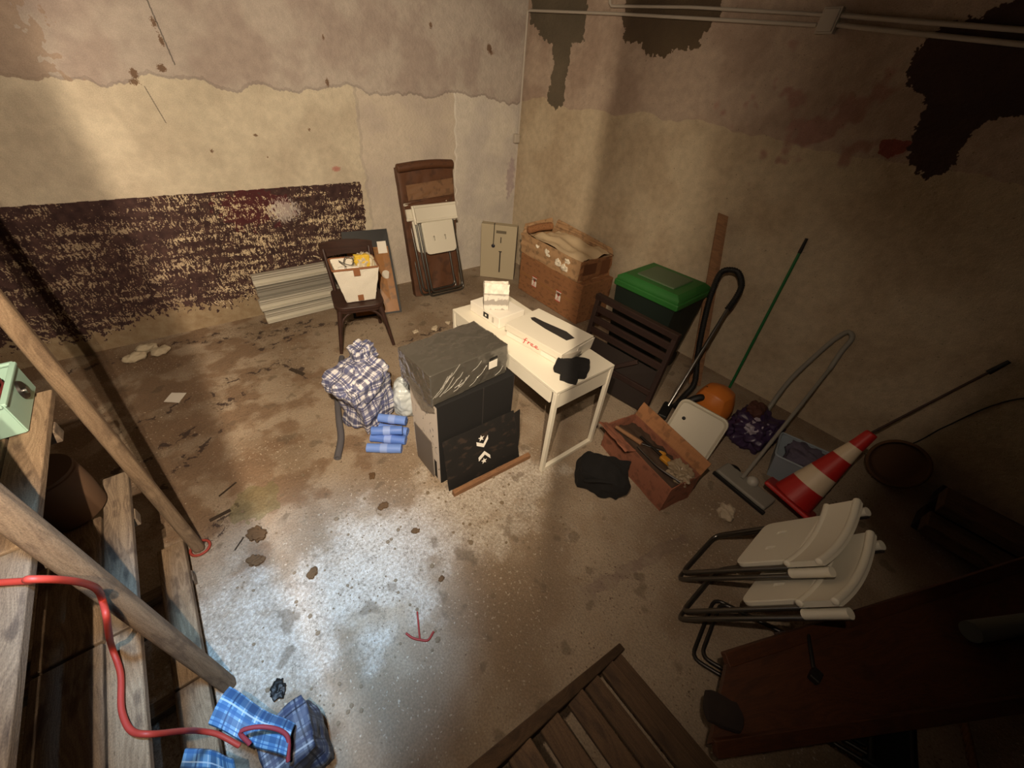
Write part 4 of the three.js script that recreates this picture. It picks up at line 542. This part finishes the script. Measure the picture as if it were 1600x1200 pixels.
{
  const b = thing('wheelie_bin', 'dark bin with a bright green lid against the right wall', 'bin', [-0.52, 0, 2.78], 0.03);
  const body = mat(0x14211a, 0.6), green = mat(0x2a6a2c, 0.5), W = 0.54, D = 0.62;
  const g = new THREE.BoxGeometry(W, 0.76, D, 1, 6, 1), p = g.attributes.position; for (let i = 0; i < p.count; i++) { const k = 0.8 + 0.18 * (p.getY(i) / 0.76 + 0.5); p.setX(i, p.getX(i) * k); p.setZ(i, p.getZ(i) * k); } g.computeVertexNormals(); part(b, 'bin_body', g.translate(0, 0.4, 0), body);
  part(b, 'lid_skirt', bx(W + 0.03, 0.06, D + 0.03, 0, 0.8, 0, 0.015), green); const l = part(b, 'lid', (() => { const q = new THREE.BoxGeometry(W, 0.06, D, 8, 2, 8), s = q.attributes.position; for (let i = 0; i < s.count; i++) if (s.getY(i) > 0) { s.setX(i, s.getX(i) * 0.86); s.setZ(i, s.getZ(i) * 0.86); } q.computeVertexNormals(); return q.translate(0, 0.86, 0); })(), green);
  part(l, 'lid_panel', bx(W * 0.6, 0.02, D * 0.6, 0, 0.893, 0, 0.008), mat(0x55684c, 0.55)); part(b, 'handle', rod([W / 2 + 0.02, 0.82, -0.22], [W / 2 + 0.02, 0.82, 0.22], 0.014), green);
  for (const s of [-1, 1]) part(b, 'wheel', rod([0.2, 0.08, s * 0.22], [0.2, 0.08, s * 0.26], 0.08, 0.08, 20), blackRubber); part(b, 'foot', bx(0.08, 0.03, 0.4, -0.18, 0.016, 0), body);
  const f = thing('slatted_bench', 'dark wooden slatted frame leaning before the green bin', 'frame', [-1.15, 0, 2.95]);
  const P = (u, v, o = 0) => { const A = V(-1.3, 0, 2.62).lerp(V(-1.2, 0, 3.36), u), B = V(-1.08, 0.76, 2.52).lerp(V(-1.08, 0.76, 3.34), u); return A.lerp(B, v).addScaledVector(V(-0.96, 0.27, 0).normalize(), o).toArray(); };
  for (const u of [0.03, 0.97]) partW(f, 'post', bar(P(u, 0.02), P(u, 1), 0.045, 0.04), darkWood);
  partW(f, 'top_rail', bar(P(0, 0.98, 0.005), P(1, 0.98, 0.005), 0.05, 0.05), darkWood);
  for (const v of [0.86, 0.74, 0.62]) partW(f, 'slat', bar(P(0.04, v, 0.01), P(0.96, v, 0.01), 0.022, 0.06), darkWood);
  partW(f, 'lower_panel', slab([P(0.05, 0.04), P(0.95, 0.04), P(0.95, 0.55), P(0.05, 0.55)], 0.012), mat(0x221813, 0.85)); partW(f, 'diagonal_brace', bar(P(0.1, 0.08, 0.03), P(0.72, 0.56, 0.03), 0.03, 0.035), darkWood);
  for (const v of [0.3]) partW(f, 'lower_rail', bar(P(0.04, v, 0.012), P(0.96, v, 0.012), 0.025, 0.05), darkWood);
}
solo('leaning_board', 'narrow wooden board leaning upright on the right wall', 'board', slab([[-0.45, 0.02, 3.33], [-0.39, 0.02, 3.42], [-0.045, 1.39, 2.91], [-0.05, 1.4, 2.82]], 0.025), lathWood);
solo('green_broom_handle', 'green broom handle with black tip leaning on the right wall', 'handle', rod([-0.14, 0.01, 3.59], [-0.025, 1.28, 3.535], 0.012), mat(0x1f6b3a, 0.45)).add((() => { const m = new THREE.Mesh(rod([-0.025, 1.28, 3.535], [-0.018, 1.39, 3.53], 0.014, 0.011), blackRubber); m.name = 'black_tip'; m.castShadow = m.receiveShadow = true; return m; })());
{
  const v = thing('orange_vacuum', 'orange canister vacuum cleaner with black hose and chrome tube', 'vacuum', [-0.74, 0, 3.68]);
  const orange = mat(0xc8742e, 0.4);
  part(v, 'body', lump(0.3, 0.31, 0.3, { n: 22, k: 0.75, amp: 0.004, f: 4, seed: 81, taper: 0.18 }).translate(0, 0.02, 0), orange);
  part(v, 'base_bumper', new THREE.CylinderGeometry(0.15, 0.155, 0.06, 28).translate(0, 0.032, 0), blackRubber);
  for (const s of [-1, 1]) part(v, 'handle_slot', new THREE.SphereGeometry(0.5, 14, 10).scale(0.045, 0.02, 0.09).rotateY(0.6).translate(0.01 + s * 0.035, 0.305, -0.03 + s * 0.03), mat(0x3a1c0c, 0.8));
  partW(v, 'hose_elbow', smooth([[-0.8, 0.2, 3.64], [-0.86, 0.24, 3.61], [-0.92, 0.2, 3.56], [-0.96, 0.12, 3.51], [-0.9, 0.06, 3.46]], 0.03, 40, 14), blackRubber);
  const c = new THREE.CatmullRomCurve3([[-0.9, 0.06, 3.46], [-0.75, 0.08, 3.44], [-0.62, 0.16, 3.43], [-0.53, 0.39, 3.32], [-0.43, 0.63, 3.22], [-0.32, 0.85, 3.14], [-0.2, 1.01, 3.11], [-0.15, 1.03, 3.2], [-0.2, 0.96, 3.3], [-0.25, 0.86, 3.32], [-0.32, 0.77, 3.32]].map(p => V(...p)), false, 'centripetal');
  const hg = new THREE.TubeGeometry(c, 320, 0.024, 12), hp = hg.attributes.position; for (let i = 0; i <= 320; i++) { const q = c.getPointAt(i / 320), k = i % 3 === 0 ? 0.86 : 1.04; for (let j = 0; j <= 12; j++) { const n = i * 13 + j; hp.setXYZ(n, q.x + (hp.getX(n) - q.x) * k, q.y + (hp.getY(n) - q.y) * k, q.z + (hp.getZ(n) - q.z) * k); } } hg.computeVertexNormals();
  partW(v, 'ribbed_hose', hg, blackRubber); partW(v, 'chrome_tube', rod([-0.32, 0.77, 3.32], [-0.95, 0.05, 3.42], 0.014, 0.014, 16), chrome); partW(v, 'floor_nozzle', rb(0.22, 0.05, 0.08, 0.015).rotateY(0.3).translate(-1.0, 0.027, 3.43), blackRubber);
  const l = thing('white_tray', 'white rounded plastic tray leaning on the vacuum cleaner', 'tray', [-1.2, 0, 3.75]);
  const g = extrude(roundedRect(0.36, 0.4, 0.06), 0.02, 0.006); part(l, 'panel', g.translate(0, 0.206, -0.01), mat(0xc9c3b2, 0.5)); part(l, 'rim', bent([[-0.17, 0.02, 0.018], [-0.17, 0.395, 0.018], [0.17, 0.395, 0.018], [0.17, 0.02, 0.018]], 0.007, 0.05, 60), mat(0xb9b29e, 0.5)); part(l, 'latch_hole', new THREE.SphereGeometry(0.014, 10, 8).scale(1, 1, 0.4).translate(-0.1, 0.27, 0.019), black);
  basis(l, V(0.1, 0, 0.995), V(0.42, 0.9, 0), V(-1.33, 0.008, 3.78));
}
{ // open carton of tools
  const c = thing('tool_carton', 'open brown carton full of tools beside the black bag', 'box', [-1.69, 0, 3.7], -0.2);
  const W = 0.27, D = 0.64, H = 0.24, wv = s => (a, b) => 0.006 * n2(a * 3 + s, b * 3);
  part(c, 'bottom', bx(W, 0.006, D, 0, 0.004, 0), cardRed);
  part(c, 'side_panel', slab([[-W / 2, 0, -D / 2], [-W / 2, 0, D / 2], [-W / 2, H, D / 2], [-W / 2, H, -D / 2]], 0.006, 6, wv(1)), cardRed); part(c, 'side_panel', slab([[W / 2, 0, D / 2], [W / 2, 0, -D / 2], [W / 2, H, -D / 2], [W / 2, H, D / 2]], 0.006, 6, wv(2)), cardRed);
  part(c, 'end_panel', slab([[-W / 2, 0, D / 2], [W / 2, 0, D / 2], [W / 2, H, D / 2], [-W / 2, H, D / 2]], 0.006, 6, wv(3)), cardRed); part(c, 'end_panel', slab([[W / 2, 0, -D / 2], [-W / 2, 0, -D / 2], [-W / 2, H, -D / 2], [W / 2, H, -D / 2]], 0.006, 6, wv(4)), cardRed);
  part(c, 'raised_flap', slab([[W / 2, H, D / 2], [W / 2, H, -D / 2], [W / 2 + 0.05, H + 0.1, -D / 2], [W / 2 + 0.05, H + 0.09, D / 2]], 0.005, 8, wv(5)), cardboard); part(c, 'raised_flap', slab([[-W / 2, H, -D / 2], [-W / 2, H, -0.02], [-W / 2 - 0.09, H + 0.03, -0.03], [-W / 2 - 0.1, H + 0.05, -D / 2]], 0.005, 8, wv(6)), cardRed);
  const y = 0.2, at = (lx, ly, lz) => { const a = -0.2, C = Math.cos(a), S = Math.sin(a); return [-1.69 + C * lx + S * lz, ly, 3.7 - S * lx + C * lz]; };
  solo('yellow_tool', 'yellow handled tool on top in the open carton', 'tool', mergeGeometries([rb(0.05, 0.03, 0.13, 0.01).translate(0, 0, 0.02), rb(0.03, 0.025, 0.05, 0.008).translate(0.03, 0, -0.06)]), mat(0xb07a24, 0.5), at(0.03, y + 0.02, 0.12), -0.1);
  solo('steel_rod', 'long shiny steel rod lying in the open carton', 'rod', bent([[-0.05, 0, -0.1], [-0.06, 0.01, 0.1], [-0.02, 0.02, 0.26]], 0.007, 0.05), chrome, at(-0.02, y + 0.02, 0.04), -0.2);
  solo('wooden_mallet', 'pale wooden mallet stick at the rear of the open carton', 'handle', rod([0, 0, -0.12], [0, 0.01, 0.1], 0.014, 0.018), lathWood, at(-0.06, y + 0.025, -0.16), 0.05);
  solo('metal_shears', 'crossed metal shears near the middle of the open carton', 'shears', mergeGeometries([bx(0.018, 0.008, 0.2, 0, 0, 0).rotateY(0.35), bx(0.018, 0.008, 0.2, 0, 0.01, 0).rotateY(-0.25)]), darkSteel, at(0.01, y + 0.03, -0.02), 0.1);
  solo('clear_film', 'crumpled clear film at the front of the open carton', 'film', lump(0.13, 0.07, 0.14, { amp: 0.02, f: 20, seed: 85, fine: 0.01 }), mat(0x8c7c66, 0.2), at(0.04, y - 0.01, 0.235));
  solo('tool_heap', 'dark heap of small parts inside the open carton', 'parts', lump(0.23, 0.19, 0.58, { k: 0.15, amp: 0.02, f: 14, seed: 87 }), mat(0x3c2c20, 0.8), at(0, 0.008, 0), -0.2);
  const b = thing('black_bag', 'limp black cloth bag on the floor before the tool carton', 'bag', [-2.05, 0, 3.6], 0.5);
  part(b, 'body', lump(0.26, 0.2, 0.33, { n: 26, k: 0.45, amp: 0.028, f: 4.5, seed: 91 }), blackCloth); part(b, 'strap', smooth([[-0.12, 0.12, -0.1], [-0.14, 0.2, 0.0], [-0.1, 0.19, 0.1], [-0.02, 0.16, 0.14]], 0.012, 30), blackCloth); part(b, 'olive_badge', new THREE.SphereGeometry(0.026, 12, 8).scale(1, 0.3, 1).translate(-0.02, 0.2, -0.02), mat(0x3c3a18, 0.8));
}
{ // mop bucket corner
  const n = thing('floor_nozzle', 'flat grey vacuum floor nozzle with long tube and hose on the right wall', 'nozzle', [-1.2, 0, 4.22]);
  partW(n, 'nozzle_head', rb(0.15, 0.05, 0.38, 0.015, 2).rotateY(-0.12).translate(-1.22, 0.03, 4.24), greyPlastic); partW(n, 'brush_strip', rb(0.02, 0.03, 0.4, 0.005).rotateY(-0.12).translate(-1.3, 0.018, 4.235), blackRubber); partW(n, 'swivel', new THREE.SphereGeometry(0.04, 16, 12).translate(-1.17, 0.065, 4.26), mat(0xb4b0a6, 0.35));
  partW(n, 'tube', rod([-1.2, 0.06, 4.2], [-0.16, 0.6, 4.16], 0.013, 0.013, 14), greyPlastic); partW(n, 'hose', smooth([[-0.16, 0.6, 4.16], [-0.09, 0.74, 4.15], [-0.05, 0.84, 4.15], [-0.045, 0.87, 4.11], [-0.06, 0.8, 4.07], [-0.11, 0.6, 4.02], [-0.18, 0.36, 3.98], [-0.28, 0.12, 3.98], [-0.4, 0.03, 4.0]], 0.018, 80, 12), greyPlastic);
  partW(n, 'dark_wheel', new THREE.SphereGeometry(0.05, 14, 10).scale(1, 0.5, 1).translate(-1.14, 0.03, 4.12), black);
  const p = thing('purple_sack', 'dark purple plastic sack with white stuff against the right wall', 'sack', [-0.68, 0, 4.02]); part(p, 'body', lump(0.32, 0.24, 0.3, { k: 0.6, amp: 0.04, f: 9, seed: 95, fine: 0.006 }), mat(0x3a2b4a, 0.35)); part(p, 'white_filling', lump(0.15, 0.08, 0.12, { amp: 0.02, f: 16, seed: 96 }).translate(-0.09, 0.16, 0.02), mat(0xa79fae, 0.5)); part(p, 'brown_top', lump(0.14, 0.1, 0.12, { amp: 0.015, f: 12, seed: 97 }).translate(0.03, 0.21, -0.06), mat(0x4c2c24, 0.8));
  const b = thing('grey_basin', 'pale blue grey plastic basin behind the traffic cone', 'basin', [-0.78, 0, 4.4], 0.25);
  const s = mat(0x8f9aa4, 0.5), hw = 0.15, hd = 0.18, h = 0.22, q = 0.8; const F = (a, c, d, e) => part(b, 'side_panel', slab([a, c, d, e], 0.005), s);
  part(b, 'bottom', bx(hw * 2 * q, 0.006, hd * 2 * q, 0, 0.004, 0), s);
  F([-hw * q, 0, hd * q], [hw * q, 0, hd * q], [hw, h, hd], [-hw, h, hd]); F([hw * q, 0, -hd * q], [-hw * q, 0, -hd * q], [-hw, h, -hd], [hw, h, -hd]); F([-hw * q, 0, -hd * q], [-hw * q, 0, hd * q], [-hw, h, hd], [-hw, h, -hd]); F([hw * q, 0, hd * q], [hw * q, 0, -hd * q], [hw, h, -hd], [hw, h, hd]);
  part(b, 'rim', bent([[-hw, h, hd], [hw, h, hd], [hw, h, -hd], [-hw, h, -hd], [-hw, h, hd - 0.01]], 0.008, 0.03, 80), s); solo('grey_rag', 'purple grey rag hanging over the plastic basin', 'rag', lump(0.2, 0.12, 0.24, { amp: 0.02, f: 12, seed: 99 }), mat(0x5a5364, 0.9), [-0.74, 0.11, 4.41], 0.25);
  const c = thing('traffic_cone', 'red and white striped traffic cone tilted beside the folded chairs', 'cone', [0, 0, 0]);
  const R = y => 0.13 - 0.1 * y / 0.6, band = (a, d) => new THREE.LatheGeometry([new THREE.Vector2(R(a), a), new THREE.Vector2(R(d), d)], 32), red = mat(0xb3201c, 0.5), wht = mat(0xd6c4a8, 0.5);
  part(c, 'base_plate', rb(0.34, 0.03, 0.34, 0.012).translate(0, 0.015, 0), red); part(c, 'red_band', band(0.03, 0.16), red); part(c, 'white_band', band(0.16, 0.28), wht); part(c, 'red_band', band(0.28, 0.42), red); part(c, 'white_band', band(0.42, 0.52), wht); part(c, 'red_tip', new THREE.LatheGeometry([[R(0.52), 0.52], [0.034, 0.63], [0.03, 0.64], [0, 0.642]].map(a => new THREE.Vector2(...a)), 32), red);
  basis(c, V(0.85, -0.5, 0), V(0.53, 0.82, 0.15), V(-1.16, 0.1, 4.49));
  const k = thing('wicker_basket', 'round dark wicker basket propped against the right wall', 'basket', [0, 0, 0]); const wick = mat(0x5c4028, 0.9);
  part(k, 'woven_body', new THREE.LatheGeometry([[0.001, 0.0], [0.12, 0.0], [0.15, 0.03], [0.165, 0.1]].map(a => new THREE.Vector2(...a)), 30), wick); for (const y of [0.03, 0.055, 0.08]) part(k, 'woven_ring', new THREE.TorusGeometry(0.153 + 0.1 * y, 0.007, 8, 40).rotateX(Math.PI / 2).translate(0, y, 0), wick); part(k, 'rim', new THREE.TorusGeometry(0.165, 0.011, 8, 40).rotateX(Math.PI / 2).translate(0, 0.1, 0), wick);
  basis(k, V(0.4, 0.9, 0), V(-0.9, 0.4, 0), V(-0.17, 0.17, 4.85));
  const t = thing('thin_stick', 'thin dark stick with black grip leaning across the right wall', 'stick', [-0.3, 0, 4.6]); partW(t, 'shaft', rod([-0.48, 0.01, 4.47], [-0.04, 0.95, 4.85], 0.008), mat(0x3e2820, 0.6)); partW(t, 'grip', rod([-0.04, 0.95, 4.85], [-0.012, 1.05, 4.885], 0.016, 0.012), blackRubber);
  solo('pale_rock', 'pale lump of rubble on the floor near the grey nozzle', 'rubble', lump(0.12, 0.06, 0.09, { k: 0.8, amp: 0.012, f: 18, seed: 103 }), mat(0xb3a48e, 0.9), [-1.54, 0, 4.27], 0.4);
}
// ---------------------------------------------------------------- small things on the floor
{
  const st = mat(0xbdb096, 0.9); [[-4.33, 0.2, 0.13, 0.08, 'rear pale stone of the three by the left wall'], [-4.41, 0.31, 0.15, 0.09, 'left pale stone of the three by the left wall'], [-4.24, 0.31, 0.14, 0.085, 'right pale stone of the three by the left wall']].forEach(([x, z, w, d, l], i) => solo('pale_stone', l, 'stone', lump(w, 0.065, d, { k: 0.85, amp: 0.012, f: 14, seed: 110 + i, n: 12 }), st, [x, 0, z], 0.2 * i, 'stones by the left wall'));
  solo('paper_scrap', 'small white paper scrap lying on the dirty floor', 'paper', slab([[-4.29, 0.004, 1.06], [-4.2, 0.003, 1.13], [-4.14, 0.004, 1.03], [-4.23, 0.006, 0.97]], 0.0015, 4, (u, v) => 0.002 * n2(u * 3, v * 3)), whitePaper);
  const red = mat(0x8e2a22, 0.6), ar = thing('red_arrow', 'thin red arrow mark lying on the bare floor', 'arrow', [-3.5, 0, 3.65]);
  partW(ar, 'arrow_shaft', smooth([[-3.455, 0.005, 3.58], [-3.48, 0.005, 3.64], [-3.505, 0.005, 3.7]], 0.0045, 16), red); partW(ar, 'arrow_head', smooth([[-3.545, 0.005, 3.635], [-3.53, 0.005, 3.67], [-3.505, 0.005, 3.7], [-3.475, 0.005, 3.725], [-3.435, 0.005, 3.71]], 0.0055, 24), red);
  solo('red_tie', 'red cord tied round the foot of the far pole', 'cord', new THREE.TorusGeometry(0.045, 0.007, 8, 30).rotateX(Math.PI / 2), mat(0x9c3b2a, 0.7), [-4.25, 0.012, 2.57]);
  const leafM = mat(0x5a4228, 0.9), stickM = mat(0x3a2e22, 0.9), leafy = ['brown dry leaf on the floor left of the wooden lath', 'brown dry leaf below the foam pipe end', 'brown crumpled leaf near the rack pole foot', 'dark crumpled leaf at the edge of the white patch', 'ragged dark leaf left of the white patch', 'tiny dark leaf above the red arrow', 'dark leaf scrap by the blue plaid bag', 'reddish leaf scrap in the middle of the floor'];
  [[-3.33, 2.9, 0.06], [-3.29, 2.64, 0.05], [-4.03, 2.82, 0.075], [-3.81, 3.07, 0.06], [-3.99, 2.66, 0.1], [-3.27, 3.51, 0.035], [-4.09, 3.5, 0.07], [-3.25, 3.17, 0.045]].forEach(([x, z, s], i) => {
    const g = lump(s, s * 0.3, s * 0.7, { k: 0.8, amp: s * 0.12, f: 40, seed: 120 + i, n: 10 }); solo('dry_leaf', leafy[i], 'leaf', g, i === 6 ? black : leafM, [x, 0, z], i * 1.3, 'dry leaves on the floor'); });
  ['flat dark wood chip near the rack pole', 'thin dark twig above the wood chip', 'thin twig right of the rack foot', 'short dark strip near the plaid tote'].forEach((l, i) => { const [x, z, L, w, a] = [[-4.13, 2.4, 0.11, 0.022, 0.1], [-4.06, 2.22, 0.12, 0.009, 0.5], [-4.08, 2.66, 0.08, 0.006, 0.8], [-3.36, 1.2, 0.16, 0.035, -1.1]][i]; solo('wood_splinter', l, 'splinter', uvM(rb(L, 0.008, w, 0.003), 0), stickM, [x, 0.005, z], a, 'splinters on the floor'); });
  const cr = []; for (let i = 0; i < 420; i++) { const q = i < 260 ? [-4.15 + rnd() * 1.7, 2.2 + rnd() * 1.6] : [-3.9 + rnd() * 2.6, 0.3 + rnd() * 1.3], s = 0.004 + 0.011 * rnd() * rnd(); cr.push(new THREE.DodecahedronGeometry(s).scale(1, 0.5, 1.2).rotateY(rnd() * 3).translate(q[0], s * 0.4, q[1])); }
  const crumbs = solo('floor_crumbs', 'scattered mortar crumbs and grit over the floor', 'grit', mergeGeometries(cr), mat(0x7a6a56, 0.95)); crumbs.userData.kind = 'stuff';
  [[-2.18, 1.15, 0.05], [-1.98, 1.2, 0.07], [-1.8, 1.17, 0.05]].forEach(([x, z, s], i) => solo('mortar_chunk', ['left', 'middle', 'right'][i] + ' pale mortar chunk on the floor beyond the wrapped box', 'rubble', lump(s, s * 0.5, s * 0.8, { k: 0.7, amp: 0.01, f: 30, seed: 140 + i, n: 8 }), mat(0xb9ab94, 0.9), [x, 0, z], i, 'mortar chunks'));
}
renderer.render(scene, camera);
